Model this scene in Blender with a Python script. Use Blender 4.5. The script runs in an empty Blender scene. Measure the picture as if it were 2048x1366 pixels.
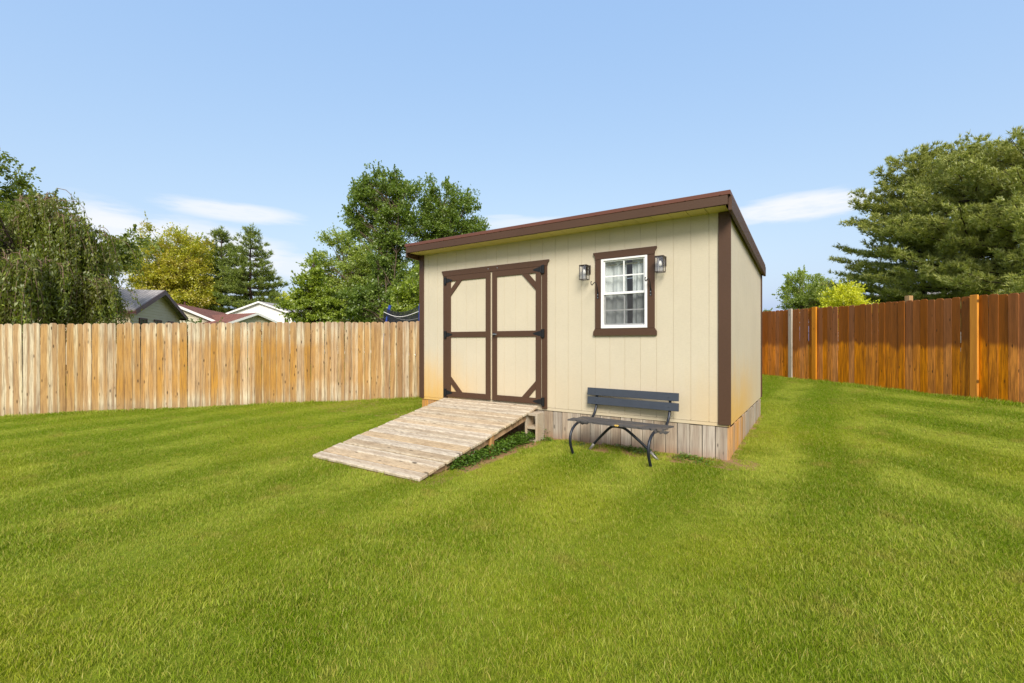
import bpy, bmesh, math, random
import numpy as np
from mathutils import Vector, Matrix
random.seed(7)
R = math.radians
SC = bpy.context.scene
COL = SC.collection

# ------------------------------------------------------------------ camera
CAMZ = 1.3515
FPX = 922.489
cd = bpy.data.cameras.new('camera')
cam = bpy.data.objects.new('camera', cd)
COL.objects.link(cam)
cam.location = (0, 0, CAMZ)
cam.rotation_euler = (R(90), 0, 0)
cd.sensor_width = 36
cd.lens = FPX / 2048 * 36
cd.shift_y = 2.58 / 2048
cd.clip_start = .05
cd.clip_end = 6000
SC.camera = cam

# ------------------------------------------------------------------ world, sun, exposure
SUN_EL, SUN_AZ = 37, 178      # azimuth clockwise from +Y: behind the camera, a little to its left
world = bpy.data.worlds.new('World')
SC.world = world
world.use_nodes = True
SKY_STRENGTH = .15
sd = bpy.data.lights.new('sun', 'SUN')
sun = bpy.data.objects.new('sun', sd)
COL.objects.link(sun)
sd.energy = 2.3
sd.angle = R(24)
sd.color = (1, .94, .85)
az = R(SUN_AZ)
sdir = Vector((math.sin(az) * math.cos(R(SUN_EL)), math.cos(az) * math.cos(R(SUN_EL)), math.sin(R(SUN_EL))))
sun.rotation_euler = sdir.to_track_quat('Z', 'Y').to_euler()
SC.view_settings.view_transform = 'Standard'
SC.view_settings.look = 'None'
SC.view_settings.gamma = 1
SC.view_settings.exposure = 1.08
SC.view_settings.use_curve_mapping = False
SC.cycles.max_bounces = 8
SC.cycles.transparent_max_bounces = 16
SC.cycles.use_denoising = True


# ------------------------------------------------------------------ node helpers
def lin(c):
    return tuple((v / 12.92 if v <= .04045 else ((v + .055) / 1.055) ** 2.4) for v in (x / 255 for x in c)) + (1,)


class NT:
    """Small wrapper that writes shader node trees tersely."""

    def __init__(s, tree):
        s.t = tree
        tree.nodes.clear()

    def n(s, typ, **kw):
        nd = s.t.nodes.new(typ)
        for k, v in kw.items():
            setattr(nd, k, v)
        return nd

    def put(s, sock, v):
        if isinstance(v, bpy.types.NodeSocket):
            s.t.links.new(v, sock)
        elif v is not None:
            sock.default_value = v

    def m(s, op, a, b=None, c=None, clamp=False):
        nd = s.n('ShaderNodeMath', operation=op, use_clamp=clamp)
        for i, v in enumerate((a, b, c)):
            if v is not None:
                s.put(nd.inputs[i], v)
        return nd.outputs[0]

    def vm(s, op, a, b=None, scale=None):
        nd = s.n('ShaderNodeVectorMath', operation=op)
        s.put(nd.inputs[0], a)
        if b is not None:
            s.put(nd.inputs[1], b)
        if scale is not None:
            s.put(nd.inputs['Scale'], scale)
        return nd.outputs[0]

    def mix(s, f, a, b, mode='MIX'):
        nd = s.n('ShaderNodeMix', data_type='RGBA', blend_type=mode)
        s.put(nd.inputs[0], f)
        s.put(nd.inputs[6], a)
        s.put(nd.inputs[7], b)
        return nd.outputs[2]

    def ss(s, x, lo, hi, a=0., b=1.):
        nd = s.n('ShaderNodeMapRange', interpolation_type='SMOOTHSTEP')
        for i, v in enumerate((x, lo, hi, a, b)):
            s.put(nd.inputs[i], v)
        return nd.outputs[0]

    def noise(s, vec, scale=1, detail=3, rough=.55, dist=0):
        nd = s.n('ShaderNodeTexNoise')
        s.put(nd.inputs['Vector'], vec)
        nd.inputs['Scale'].default_value = scale
        nd.inputs['Detail'].default_value = detail
        nd.inputs['Roughness'].default_value = rough
        nd.inputs['Distortion'].default_value = dist
        return nd.outputs['Fac']

    def voro(s, vec, scale=1, rnd=1):
        nd = s.n('ShaderNodeTexVoronoi')
        s.put(nd.inputs['Vector'], vec)
        nd.inputs['Scale'].default_value = scale
        nd.inputs['Randomness'].default_value = rnd
        return nd.outputs['Distance']

    def sc(s, vec, v3):
        return s.vm('MULTIPLY', vec, v3)

    def xyz(s, vec):
        nd = s.n('ShaderNodeSeparateXYZ')
        s.put(nd.inputs[0], vec)
        return nd.outputs

    def comb(s, x, y, z):
        nd = s.n('ShaderNodeCombineXYZ')
        for i, v in enumerate((x, y, z)):
            s.put(nd.inputs[i], v)
        return nd.outputs[0]

    def bump(s, h, strength=.3, dist=.01):
        nd = s.n('ShaderNodeBump')
        s.put(nd.inputs['Height'], h)
        nd.inputs['Strength'].default_value = strength
        nd.inputs['Distance'].default_value = dist
        return nd.outputs[0]

    def obj(s, o=None):
        nd = s.n('ShaderNodeTexCoord')
        if o:
            nd.object = o
        return nd.outputs['Object']

    def pos(s):
        return s.n('ShaderNodeNewGeometry').outputs['Position']

    def rnd(s):
        return s.n('ShaderNodeObjectInfo').outputs['Random']

    def island(s):
        return s.n('ShaderNodeNewGeometry').outputs['Random Per Island']

    def out(s, shader):
        o = s.n('ShaderNodeOutputMaterial')
        s.t.links.new(shader, o.inputs['Surface'])

    def principled(s, col, rough=.6, bump=None, spec=.4, metal=0):
        b = s.n('ShaderNodeBsdfPrincipled')
        s.put(b.inputs['Base Color'], col)
        s.put(b.inputs['Roughness'], rough)
        b.inputs['Specular IOR Level'].default_value = spec
        b.inputs['Metallic'].default_value = metal
        if bump is not None:
            s.put(b.inputs['Normal'], bump)
        s.out(b.outputs[0])
        return b


def mat(name):
    m = bpy.data.materials.new(name)
    m.use_nodes = True
    return m, NT(m.node_tree)


# sky: physical sky with a few flat stratus banks, placed by direction in the sky
w = NT(world.node_tree)
sky = w.n('ShaderNodeTexSky', sky_type='NISHITA')
sky.sun_disc = False
sky.sun_elevation = R(SUN_EL)
sky.sun_rotation = R(SUN_AZ)
sky.altitude = 300
sky.air_density = 1.0
sky.dust_density = 6.0
sky.ozone_density = 2.0
gen = w.n('ShaderNodeTexCoord').outputs['Generated']
dx, dy, dz = w.xyz(gen)
azn = w.m('ARCTAN2', dx, dy)
eln = w.m('ARCSINE', dz)
q = w.comb(w.m('MULTIPLY', azn, 3.5), w.m('MULTIPLY', eln, 22), 0)
warp = w.noise(q, 2.2, 6, .6)
warp2 = w.noise(q, 7, 4, .6)
wv = w.m('ADD', w.m('MULTIPLY', w.m('SUBTRACT', warp, .5), 1.9), w.m('MULTIPLY', w.m('SUBTRACT', warp2, .5), .8))


def px_dir(u, v):
    a = math.atan((u - 1024) / FPX)
    e = math.atan((685.6 - v) / FPX * math.cos(a))
    return a, e


dens = 0.
for u, v, ru, rv, tilt, amt in [(235, 478, 170, 84, .12, 1.), (420, 500, 250, 62, .10, 1.), (470, 424, 175, 24, 0, .85),
                               (600, 535, 90, 32, 0, .7), (330, 560, 240, 55, 0, .75), (1600, 414, 190, 34, 0, 1.),
                               (1500, 440, 70, 14, 0, .5), (1060, 448, 150, 18, 0, .6), (1010, 434, 50, 7, 0, .4)]:
    a0, e0 = px_dir(u, v)
    ra = abs(px_dir(u + ru, v)[0] - px_dir(u - ru, v)[0]) / 2
    re = abs(px_dir(u, v + rv)[1] - px_dir(u, v - rv)[1]) / 2
    A = w.m('DIVIDE', w.m('SUBTRACT', azn, a0), ra)
    Ev = w.m('ADD', w.m('DIVIDE', w.m('SUBTRACT', eln, e0), re), w.m('MULTIPLY', A, tilt * ra / re))
    rr = w.m('SQRT', w.m('ADD', w.m('MULTIPLY', A, A), w.m('MULTIPLY', Ev, Ev)))
    d = w.ss(w.m('ADD', rr, w.m('MULTIPLY', wv, .42)), 1.02, .45, 0, amt)
    d = w.m('MULTIPLY', d, w.ss(w.m('ADD', warp, w.m('MULTIPLY', warp2, .5)), .5, .8, .62, 1.))
    dens = d if isinstance(dens, float) else w.m('MAXIMUM', dens, d)
# the same kind of thin banks low all round the horizon outside the view
other = w.ss(w.noise(w.comb(w.m('MULTIPLY', azn, 2.2), w.m('MULTIPLY', eln, 14), 3), 1.3, 5, .55), .52, .66, 0, .8)
band = w.m('MULTIPLY', w.ss(eln, .02, .1), w.ss(eln, .34, .22))
aside = w.ss(w.m('ABSOLUTE', azn), .84, 1.0)
dens = w.m('MAXIMUM', dens, w.m('MULTIPLY', w.m('MULTIPLY', other, band), aside))
# thin high haze: evens out the physical sky over the whole dome
hazy = w.vm('ADD', w.sc(w.vm('MINIMUM', sky.outputs[0], (3.2, 3.6, 4.2)), (.73, .50, .20)), (.49, 1.10, 2.38))
skyc = w.mix(dens, hazy, (2.95, 3.05, 3.2, 1))
bg = w.n('ShaderNodeBackground')
w.put(bg.inputs['Color'], skyc)
bg.inputs['Strength'].default_value = SKY_STRENGTH
wo = w.n('ShaderNodeOutputWorld')
world.node_tree.links.new(bg.outputs[0], wo.inputs['Surface'])


# ------------------------------------------------------------------ geometry helpers
class MB:
    """Collects boxes, prisms and tubes; build() links them as ONE mesh object."""

    def __init__(s):
        s.v, s.f, s.mi = [], [], []
        s.cur = 0

    def add(s, vs, fs):
        o = len(s.v)
        s.v += [tuple(p) for p in vs]
        s.f += [tuple(i + o for i in f) for f in fs]
        s.mi += [s.cur] * len(fs)
        return s

    def box(s, x0, x1, y0, y1, z0, z1, c=0):
        if c <= 0:
            return s.add([(x, y, z) for x in (x0, x1) for y in (y0, y1) for z in (z0, z1)],
                         [(0, 1, 3, 2), (4, 6, 7, 5), (0, 4, 5, 1), (2, 3, 7, 6), (0, 2, 6, 4), (1, 5, 7, 3)])
        bm = bmesh.new()
        bmesh.ops.create_cube(bm, size=1)
        for v in bm.verts:
            v.co = Vector(((x0 + x1) / 2 + v.co.x * (x1 - x0), (y0 + y1) / 2 + v.co.y * (y1 - y0), (z0 + z1) / 2 + v.co.z * (z1 - z0)))
        bmesh.ops.bevel(bm, geom=bm.edges[:], offset=c, segments=1, affect='EDGES')
        bm.verts.index_update()
        s.add([v.co.copy() for v in bm.verts], [[v.index for v in f.verts] for f in bm.faces])
        bm.free()
        return s

    def prism(s, pts, a, b, axis='y'):
        """polygon pts extruded from a to b along axis; pts are (x,z) for y, (x,y) for z, (y,z) for x"""
        n = len(pts)
        mk = {'y': lambda p, t: (p[0], t, p[1]), 'z': lambda p, t: (p[0], p[1], t), 'x': lambda p, t: (t, p[0], p[1])}[axis]
        return s.add([mk(p, a) for p in pts] + [mk(p, b) for p in pts],
                     [tuple(range(n)), tuple(range(2 * n - 1, n - 1, -1))] + [(i, i + n, (i + 1) % n + n, (i + 1) % n) for i in range(n)])

    def tube(s, path, rad, k=8, caps=True):
        path = [Vector(p) for p in path]
        rs = rad if isinstance(rad, (list, tuple)) else [rad] * len(path)
        rings = []
        t0 = (path[1] - path[0]).normalized()
        up = Vector((0, 0, 1)) if abs(t0.z) < .9 else Vector((1, 0, 0))
        nrm = t0.cross(up).normalized()
        for i, p in enumerate(path):
            t = (path[min(i + 1, len(path) - 1)] - path[max(i - 1, 0)]).normalized()
            nrm = (nrm - t * nrm.dot(t)).normalized()
            b = t.cross(nrm)
            rings.append([p + (nrm * math.cos(2 * math.pi * j / k) + b * math.sin(2 * math.pi * j / k)) * rs[i] for j in range(k)])
        vs = [v for r in rings for v in r]
        fs = [(i * k + j, i * k + (j + 1) % k, (i + 1) * k + (j + 1) % k, (i + 1) * k + j) for i in range(len(path) - 1) for j in range(k)]
        if caps:
            fs += [tuple(range(k - 1, -1, -1)), tuple((len(path) - 1) * k + j for j in range(k))]
        return s.add(vs, fs)

    def mesh(s, name, mats, smooth=False):
        me = bpy.data.meshes.new(name)
        me.from_pydata(s.v, [], s.f)
        for m_ in (mats if isinstance(mats, (list, tuple)) else [mats]):
            me.materials.append(m_)
        me.polygons.foreach_set('material_index', s.mi)
        bm = bmesh.new()
        bm.from_mesh(me)
        bmesh.ops.recalc_face_normals(bm, faces=bm.faces[:])
        bm.to_mesh(me)
        bm.free()
        if smooth:
            me.polygons.foreach_set('use_smooth', [True] * len(me.polygons))
        me.update()
        return me

    def build(s, name, mats, parent=None, loc=(0, 0, 0), rot=(0, 0, 0), smooth=False):
        return link(name, s.mesh(name, mats, smooth), parent, loc, rot)


def link(name, me, parent=None, loc=(0, 0, 0), rot=(0, 0, 0), scale=(1, 1, 1)):
    o = bpy.data.objects.new(name, me)
    COL.objects.link(o)
    o.parent = parent
    o.location, o.rotation_euler, o.scale = loc, rot, scale
    return o


def tag(o, label=None, cat=None, group=None, kind=None):
    for k, v in (('label', label), ('category', cat), ('group', group), ('kind', kind)):
        if v:
            o[k] = v
    return o


def thing(name, label, cat, loc=(0, 0, 0), rz=0, group=None, parent=None):
    o = link(name, None, parent, loc, (0, 0, rz))
    o.empty_display_size = .1
    return tag(o, label, cat, group)


def np_mesh(name, V, F, mats, smooth=False):
    """fast mesh from arrays; F is (n,3) or (n,4)"""
    me = bpy.data.meshes.new(name)
    k = F.shape[1]
    me.vertices.add(len(V))
    me.vertices.foreach_set('co', np.ascontiguousarray(V, dtype=np.float32).ravel())
    me.loops.add(F.size)
    me.loops.foreach_set('vertex_index', np.ascontiguousarray(F, dtype=np.int32).ravel())
    me.polygons.add(len(F))
    me.polygons.foreach_set('loop_start', np.arange(0, F.size, k, dtype=np.int32))
    if smooth:
        me.polygons.foreach_set('use_smooth', np.ones(len(F), dtype=bool))
    for m_ in (mats if isinstance(mats, (list, tuple)) else [mats]):
        me.materials.append(m_)
    me.update(calc_edges=True)
    return me


# ------------------------------------------------------------------ places
TH = .9838
XC, YC = 2.4841, 5.2735
SN, CS = math.sin(TH), math.cos(TH)
SHED_RZ = -(math.pi / 2 - TH)
LW, DW = 4.877, 3.467


def to_world(x, y):
    return XC + x * SN + y * CS, YC - x * CS + y * SN


def to_local(X, Y):
    dx_, dy_ = X - XC, Y - YC
    return dx_ * SN - dy_ * CS, dx_ * CS + dy_ * SN


def gz(X, Y):
    t = np.clip((np.asarray(X, float) - 4.3) / 3.1, 0, 1)
    far = np.clip((np.hypot(X, Y) - 25) / 60, 0, 1)
    return ((X - XC) * .0134 + (Y - YC) * .0162 + .23 * t * t * (3 - 2 * t)) * (1 - far)


def at(u, Z):
    return (u - 1024) / FPX * Z


def hz(v, Z):
    return CAMZ + (685.6 - v) / FPX * Z


F_L0, F_L1 = Vector((-10.09, 9.09)), Vector((-2.2, 11.0))
F_R0, F_R1 = Vector((8.29, 7.47)), Vector((7.17, 13.28))


# ------------------------------------------------------------------ materials
def wood(name, pale, heart, dark, grain=1., heart_amt=1., rough=.8, axis=2, stain=None, hw=.045, knots=True, bumpy=.35, var=1., kn=.0):
    """weathered board: pale sapwood edges, warmer heart strip, grain lines and knots, different on every board"""
    m_, s = mat(name)
    o = s.obj()
    r = s.rnd()
    x, y, z = s.xyz(o)
    a, b = (x, z) if axis == 2 else ((y, x) if axis == 0 else (x, y))     # a across the board, b along it
    r2 = s.m('FRACT', s.m('MULTIPLY', r, 17.31))
    r3 = s.m('FRACT', s.m('MULTIPLY', r, 91.7))
    off = s.m('MULTIPLY', r, 37.)
    pv = s.comb(s.m('ADD', a, off), s.m('ADD', s.m('MULTIPLY', s.m('ADD', x, y), .2), off), s.m('ADD', b, off))
    w1 = s.noise(s.sc(pv, (5, 5, 1.1)), 1, 3)
    aa = s.m('ADD', s.m('ADD', a, s.m('MULTIPLY', s.m('SUBTRACT', w1, .5), .09)), s.m('MULTIPLY', s.m('SUBTRACT', r2, .5), .07))
    hwid = s.m('MULTIPLY', s.m('ADD', r3, .15), hw * 1.35)
    hm = s.ss(s.m('ABSOLUTE', aa), s.m('ADD', hwid, .020), s.m('SUBTRACT', hwid, .014))
    g = s.noise(s.sc(pv, (130 * grain, 130 * grain, 3.2)), 1, 4, .65)
    g2 = s.noise(s.sc(pv, (34 * grain, 34 * grain, 1.1)), 1, 3, .6)
    col = s.mix(s.m('MULTIPLY', hm, heart_amt), lin(pale), lin(heart))
    if stain:
        col = stain(s, col, r, hm, g2)
    col = s.mix(s.ss(g, .42, .68, 0, .62), col, lin(dark), 'MIX')
    col = s.mix(s.ss(g2, .46, .72, 0, .55), col, lin(dark))
    if knots:
        k = s.voro(s.comb(s.m('MULTIPLY', s.m('ADD', a, off), 11), 0, s.m('MULTIPLY', s.m('ADD', b, off), 3.6)), 1)
        kk = s.ss(k, .15 + .07 * kn, .07)
        kr = s.m('FRACT', s.m('MULTIPLY', r, 53.))
        col = s.mix(s.m('MULTIPLY', kk, s.m('ADD', s.m('MULTIPLY', kr, .35), .6)), col, lin([c * .45 for c in heart]))
    hsv = s.n('ShaderNodeHueSaturation')
    s.put(hsv.inputs['Color'], col)
    s.put(hsv.inputs['Value'], s.m('ADD', s.m('MULTIPLY', r2, .26 * var), 1 - .13 * var))
    s.put(hsv.inputs['Saturation'], s.m('ADD', s.m('MULTIPLY', r3, .3 * var), 1 - .2 * var))
    s.principled(hsv.outputs[0], rough, s.bump(s.m('ADD', g, g2), bumpy, .004), .25)
    return m_


def paint(name, col, rough=.55, var=.12, grain=(60, 60, 60), bumpy=.3, dirt=None):
    m_, s = mat(name)
    p = s.pos()
    n1 = s.noise(s.sc(p, grain), 1, 4, .6)
    n2 = s.noise(p, 1.7, 4)
    c = s.mix(s.ss(n2, .3, .75, 0, var * 2), lin(col), lin([v * .86 for v in col]))
    c = s.mix(s.ss(n1, .4, .75, 0, var), c, lin([v * .7 for v in col]))
    if dirt:
        c = dirt(s, c)
    s.principled(c, rough, s.bump(n1, bumpy, .004), .35)
    return m_


def plain(name, col, rough=.5, metal=0, spec=.5, var=.1):
    m_, s = mat(name)
    n1 = s.noise(s.pos(), 30, 3)
    s.principled(s.mix(s.ss(n1, .3, .8, 0, var * 3), lin(col), lin([v * .7 for v in col])), rough, None, spec, metal)
    return m_


shed = thing('garden_shed', 'cream grooved-panel garden shed with brown trim and lean-to roof', 'shed', (XC, YC, 0), SHED_RZ)


def shed_stain(s, c):
    """rusty sprinkler spray soaked into the lower boards at both ends of the shed"""
    x, y, z = s.xyz(s.obj(shed))
    n1 = s.noise(s.comb(s.m('MULTIPLY', x, 14), s.m('MULTIPLY', y, 14), s.m('MULTIPLY', z, 1.3)), 1, 3)
    n2 = s.noise(s.comb(s.m('MULTIPLY', x, 2), s.m('MULTIPLY', y, 2), z), 1, 3)
    zz = s.m('ADD', z, s.m('ADD', s.m('MULTIPLY', s.m('SUBTRACT', n1, .5), .30), s.m('MULTIPLY', s.m('SUBTRACT', n2, .5), .55)))
    up = s.ss(zz, 1.3, .42)
    on_front = s.ss(y, .03, .01)
    left = s.m('MULTIPLY', s.ss(x, -3.3, -4.75, .12, 1.), on_front)
    mid = s.m('MULTIPLY', s.m('MULTIPLY', s.ss(x, -.75, -.15), .34), on_front)
    side = s.m('MULTIPLY', s.ss(x, -.03, -.012), s.ss(y, 3.3, .3, .15, 1.))
    msk = s.m('MULTIPLY', up, s.m('MAXIMUM', s.m('MAXIMUM', left, mid), side))
    c = s.mix(s.m('MULTIPLY', msk, .9), c, lin((214, 168, 84)))
    # faint olive tint just under the eaves
    eave_tint = s.m('MULTIPLY', s.ss(s.m('ADD', z, s.m('MULTIPLY', s.m('SUBTRACT', n2, .5), .2)), 2.72, 2.86), .14)
    return s.mix(eave_tint, c, lin((170, 160, 80)))


M = {}
CREAM = (200, 189, 165)
M['cream'] = paint('cream_paint', CREAM, .6, .10, (26, 26, 120), .5, shed_stain)
M['soffit'] = paint('soffit_paint', (214, 200, 122), .6, .12, (40, 40, 40), .3)
M['brown'] = paint('brown_paint', (80, 56, 40), .5, .16, (30, 30, 150), .55)
M['roof_metal'] = paint('roof_metal', (104, 64, 50), .38, .08, (4, 4, 4), .05)
M['black_iron'] = plain('black_iron', (30, 30, 32), .45, .3)
M['steel'] = plain('steel', (190, 190, 190), .3, .9)
M['vinyl'] = plain('white_vinyl', (236, 236, 234), .4, var=.04)
M['bronze'] = plain('dark_bronze', (48, 38, 33), .45, .2)
M['dark'] = plain('dark_interior', (40, 38, 36), .9)


def fence_stain(s, col, r, hm, g2):
    """honey-orange water marks in the middle of the boards, paler at the ends"""
    P = s.pos()
    X, Y, Z = s.xyz(P)
    n = s.noise(s.comb(s.m('MULTIPLY', X, .55), s.m('MULTIPLY', Y, .3), s.m('MULTIPLY', Z, .9)), 1, 3)
    zz = s.m('ADD', Z, s.m('MULTIPLY', s.m('SUBTRACT', n, .5), 1.1))
    v = s.m('MULTIPLY', s.ss(zz, .05, .55), s.ss(zz, 1.62, 1.2))
    along = s.m('MULTIPLY', s.ss(X, -9.8, -7.6), s.ss(X, -3.1, -3.9, .25, 1.))
    k = s.m('MULTIPLY', s.m('MULTIPLY', v, along), s.ss(n, .25, .55, .45, 1.))
    col = s.mix(s.m('MULTIPLY', k, .7), col, lin((182, 132, 54)))
    # grey weathering on the last boards by the shed and along the cut ends
    gr = s.m('MULTIPLY', s.ss(X, -3.4, -2.6, 0, .55), s.ss(r, .35, .6))
    col = s.mix(gr, col, lin((150, 122, 96)))
    top = s.m('MULTIPLY', s.ss(s.m('ADD', Z, s.m('MULTIPLY', g2, .25)), 1.72, 1.95), .5)
    col = s.mix(top, col, lin((168, 142, 116)))
    return s.mix(s.ss(Z, .16, .0, 0, .35), col, lin((150, 125, 90)))


def right_stain(s, col, r, hm, g2):
    """dark brown oil stain above, bright orange where the sprinkler keeps it wet below"""
    P = s.pos()
    X, Y, Z = s.xyz(P)
    n = s.noise(s.comb(s.m('MULTIPLY', Y, 6), s.m('MULTIPLY', X, 6), s.m('MULTIPLY', Z, .8)), 1, 4)
    nl = s.noise(s.comb(s.m('MULTIPLY', Y, .7), 0, s.m('MULTIPLY', Z, .6)), 1, 2)
    bl = s.noise(s.comb(s.m('MULTIPLY', Y, 18), s.m('MULTIPLY', X, 18), s.m('MULTIPLY', Z, 1.6)), 1, 4)
    zz = s.m('ADD', s.m('ADD', Z, s.m('MULTIPLY', s.m('SUBTRACT', n, .5), .55)), s.m('MULTIPLY', s.m('SUBTRACT', nl, .5), .6))
    low = s.ss(zz, 1.36, 1.22)
    streak = s.m('MULTIPLY', low, s.ss(bl, .38, .60, .5, 1.))
    return s.mix(s.m('MULTIPLY', streak, .9), col, lin((246, 152, 22)))


M['picket'] = wood('picket_wood', (206, 190, 154), (168, 130, 80), (116, 88, 60), .6, .85, stain=fence_stain, hw=.05, var=.7, kn=.5)
M['red_picket'] = wood('stained_picket', (156, 90, 28), (144, 82, 22), (112, 64, 16), .6, .9, rough=.5, stain=right_stain, var=.45)
M['orange_post'] = wood('orange_post', (216, 142, 26), (208, 132, 22), (180, 106, 16), 1, .6, rough=.55, var=.3)
M['grey_post'] = wood('grey_post', (196, 186, 170), (180, 168, 150), (150, 138, 120), 1, .6)
M['deck'] = wood('deck_board', (202, 186, 158), (180, 156, 124), (138, 116, 92), .6, .7, axis=0, hw=.05, var=.9, kn=.5)
M['stringer'] = wood('stringer_wood', (180, 138, 88), (160, 112, 66), (120, 84, 52), 1, .7, axis=1)
M['rail'] = wood('rail_wood', (176, 146, 104), (160, 120, 80), (126, 96, 66), 1, .7, axis=0)


def skirt_stain(s, col, r, hm, g2):
    x, y, z = s.xyz(s.obj(shed))
    col = s.mix(s.ss(z, .14, .0, 0, .4), col, lin((150, 104, 66)))
    side = s.m('MULTIPLY', s.ss(x, -.028, -.02), s.ss(s.m('ADD', y, s.m('MULTIPLY', g2, .8)), 2.1, 1.1))
    left = s.ss(x, -4.4, -4.6)
    return s.mix(s.m('MULTIPLY', s.m('MAXIMUM', side, left), .8), col, lin((206, 144, 62)))


M['skirt'] = wood('skirt_wood', (182, 168, 148), (162, 144, 124), (120, 104, 90), .6, .8, stain=skirt_stain)


# ------------------------------------------------------------------ ground
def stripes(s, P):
    """mask for the painted mowing bands: passes along the shed near it, along the right fence further out"""
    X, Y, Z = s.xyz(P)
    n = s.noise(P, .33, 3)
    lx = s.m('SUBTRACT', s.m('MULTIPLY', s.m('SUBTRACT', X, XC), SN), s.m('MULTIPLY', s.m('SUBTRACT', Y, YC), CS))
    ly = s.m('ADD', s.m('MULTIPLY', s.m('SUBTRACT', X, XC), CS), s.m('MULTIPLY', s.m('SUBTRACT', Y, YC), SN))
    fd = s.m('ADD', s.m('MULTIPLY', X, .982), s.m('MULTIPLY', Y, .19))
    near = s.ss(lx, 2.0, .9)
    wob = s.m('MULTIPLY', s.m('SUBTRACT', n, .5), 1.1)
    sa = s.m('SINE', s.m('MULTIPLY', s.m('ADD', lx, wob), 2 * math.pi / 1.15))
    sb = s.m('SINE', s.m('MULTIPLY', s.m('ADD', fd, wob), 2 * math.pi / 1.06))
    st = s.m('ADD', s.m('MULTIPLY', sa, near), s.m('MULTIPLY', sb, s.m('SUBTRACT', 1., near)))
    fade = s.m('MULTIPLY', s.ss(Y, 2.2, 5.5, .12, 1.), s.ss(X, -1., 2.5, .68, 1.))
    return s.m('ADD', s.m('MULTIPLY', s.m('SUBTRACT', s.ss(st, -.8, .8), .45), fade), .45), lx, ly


def lawn_colour(s, P, tip=None, rand=None):
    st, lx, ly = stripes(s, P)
    n1 = s.noise(P, 1.1, 3, .6)
    n2 = s.noise(P, 4.5, 4, .6)
    n3 = s.noise(s.sc(P, (.35, .35, .35)), 1, 2)
    c = s.mix(st, lin((114, 142, 2)), lin((186, 196, 74)))  # mowing bands: light off leaning blades put into the grass colour
    c = s.mix(s.ss(n1, .44, .64, 0, .7), c, lin((112, 140, 2)))
    c = s.mix(s.ss(n3, .45, .62, 0, .6), c, lin((172, 178, 44)))
    n4 = s.noise(P, 11, 3, .6)
    c = s.mix(s.ss(n4, .56, .72, 0, .45), c, lin((84, 110, 2)))
    c = s.mix(s.ss(n4, .42, .3, 0, .5), c, lin((178, 180, 70)))
    c = s.mix(s.ss(n2, .58, .8, 0, .7), c, lin((182, 170, 60)))
    # lusher growth along the far side of the yard
    X_, Y_, Z_ = s.xyz(P)
    lush = s.m('MULTIPLY', s.ss(s.m('ADD', Y_, s.m('MULTIPLY', n1, 2.)), 5.5, 9.5), .6)
    c = s.mix(s.m('MULTIPLY', lush, s.m('SUBTRACT', 1., s.m('MULTIPLY', st, .6))), c, lin((122, 158, 2)))
    # dry, thin places where the thatch shows
    n5 = s.noise(P, 1.9, 5, .65)
    c = s.mix(s.ss(n5, .56, .70, 0, .62), c, lin((176, 158, 78)))
    return c, n1, n2


def soil_mask(s, lx, ly):
    """worn ground in front of the skirt, under the bench and beside the ramp"""
    n = s.noise(s.comb(lx, ly, 0), 5, 4)
    d1 = s.m('MULTIPLY', s.ss(s.m('ABSOLUTE', s.m('ADD', ly, .12)), .42, .1), s.ss(s.m('ABSOLUTE', s.m('ADD', lx, .8)), 1.3, .9))
    d2 = s.m('MULTIPLY', s.ss(s.m('ABSOLUTE', s.m('ADD', lx, 3.4)), 1.25, 1.0), s.ss(s.m('ABSOLUTE', s.m('ADD', ly, 1.1)), 1.5, 1.2))
    d3 = s.m('MULTIPLY', s.ss(lx, .12, .0), s.ss(s.m('ABSOLUTE', s.m('SUBTRACT', ly, 1.7)), 1.9, 1.6))
    d = s.m('MAXIMUM', s.m('MAXIMUM', d1, d2), d3)
    return s.ss(s.m('ADD', d, s.m('MULTIPLY', s.m('SUBTRACT', n, .5), .8)), .45, .65)


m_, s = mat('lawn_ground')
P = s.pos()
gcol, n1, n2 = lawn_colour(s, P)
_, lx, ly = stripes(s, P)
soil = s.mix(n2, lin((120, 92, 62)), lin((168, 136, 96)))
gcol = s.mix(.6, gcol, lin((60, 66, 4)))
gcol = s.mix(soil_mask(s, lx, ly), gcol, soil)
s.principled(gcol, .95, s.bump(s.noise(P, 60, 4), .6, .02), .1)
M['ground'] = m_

xs = np.unique(np.concatenate([np.linspace(-3000, -30, 40), np.linspace(-30, 34, 129), np.linspace(34, 3000, 40)]))
ys = np.unique(np.concatenate([np.linspace(-60, -6, 10), np.linspace(-6, 40, 93), np.linspace(40, 3000, 60)]))
GX, GY = np.meshgrid(xs, ys)
V = np.stack([GX, GY, gz(GX, GY)], -1).reshape(-1, 3)
nx = len(xs)
idx = np.arange(len(V)).reshape(len(ys), nx)
F = np.stack([idx[:-1, :-1], idx[:-1, 1:], idx[1:, 1:], idx[1:, :-1]], -1).reshape(-1, 4)
tag(link('ground', np_mesh('ground', V, F, M['ground'], True)), kind='structure')

# ------------------------------------------------------------------ shed
ZB, ZBAND = .427, .384
ZS = 2.858                     # soffit
SLOPE = .0683
T = .016
WX0, WX1, WZ0, WZ1 = -1.553, -.936, 1.54, 2.456       # window opening
PITCH = .2032
groove = [-.014 - PITCH * k for k in range(0, 30)]
edges = sorted([g for g in groove if -LW + .03 < g < -.03] + [-LW, 0.])
GAP = .003


def ztop(y):
    return 2.925 - SLOPE * y


shell = MB()
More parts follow.
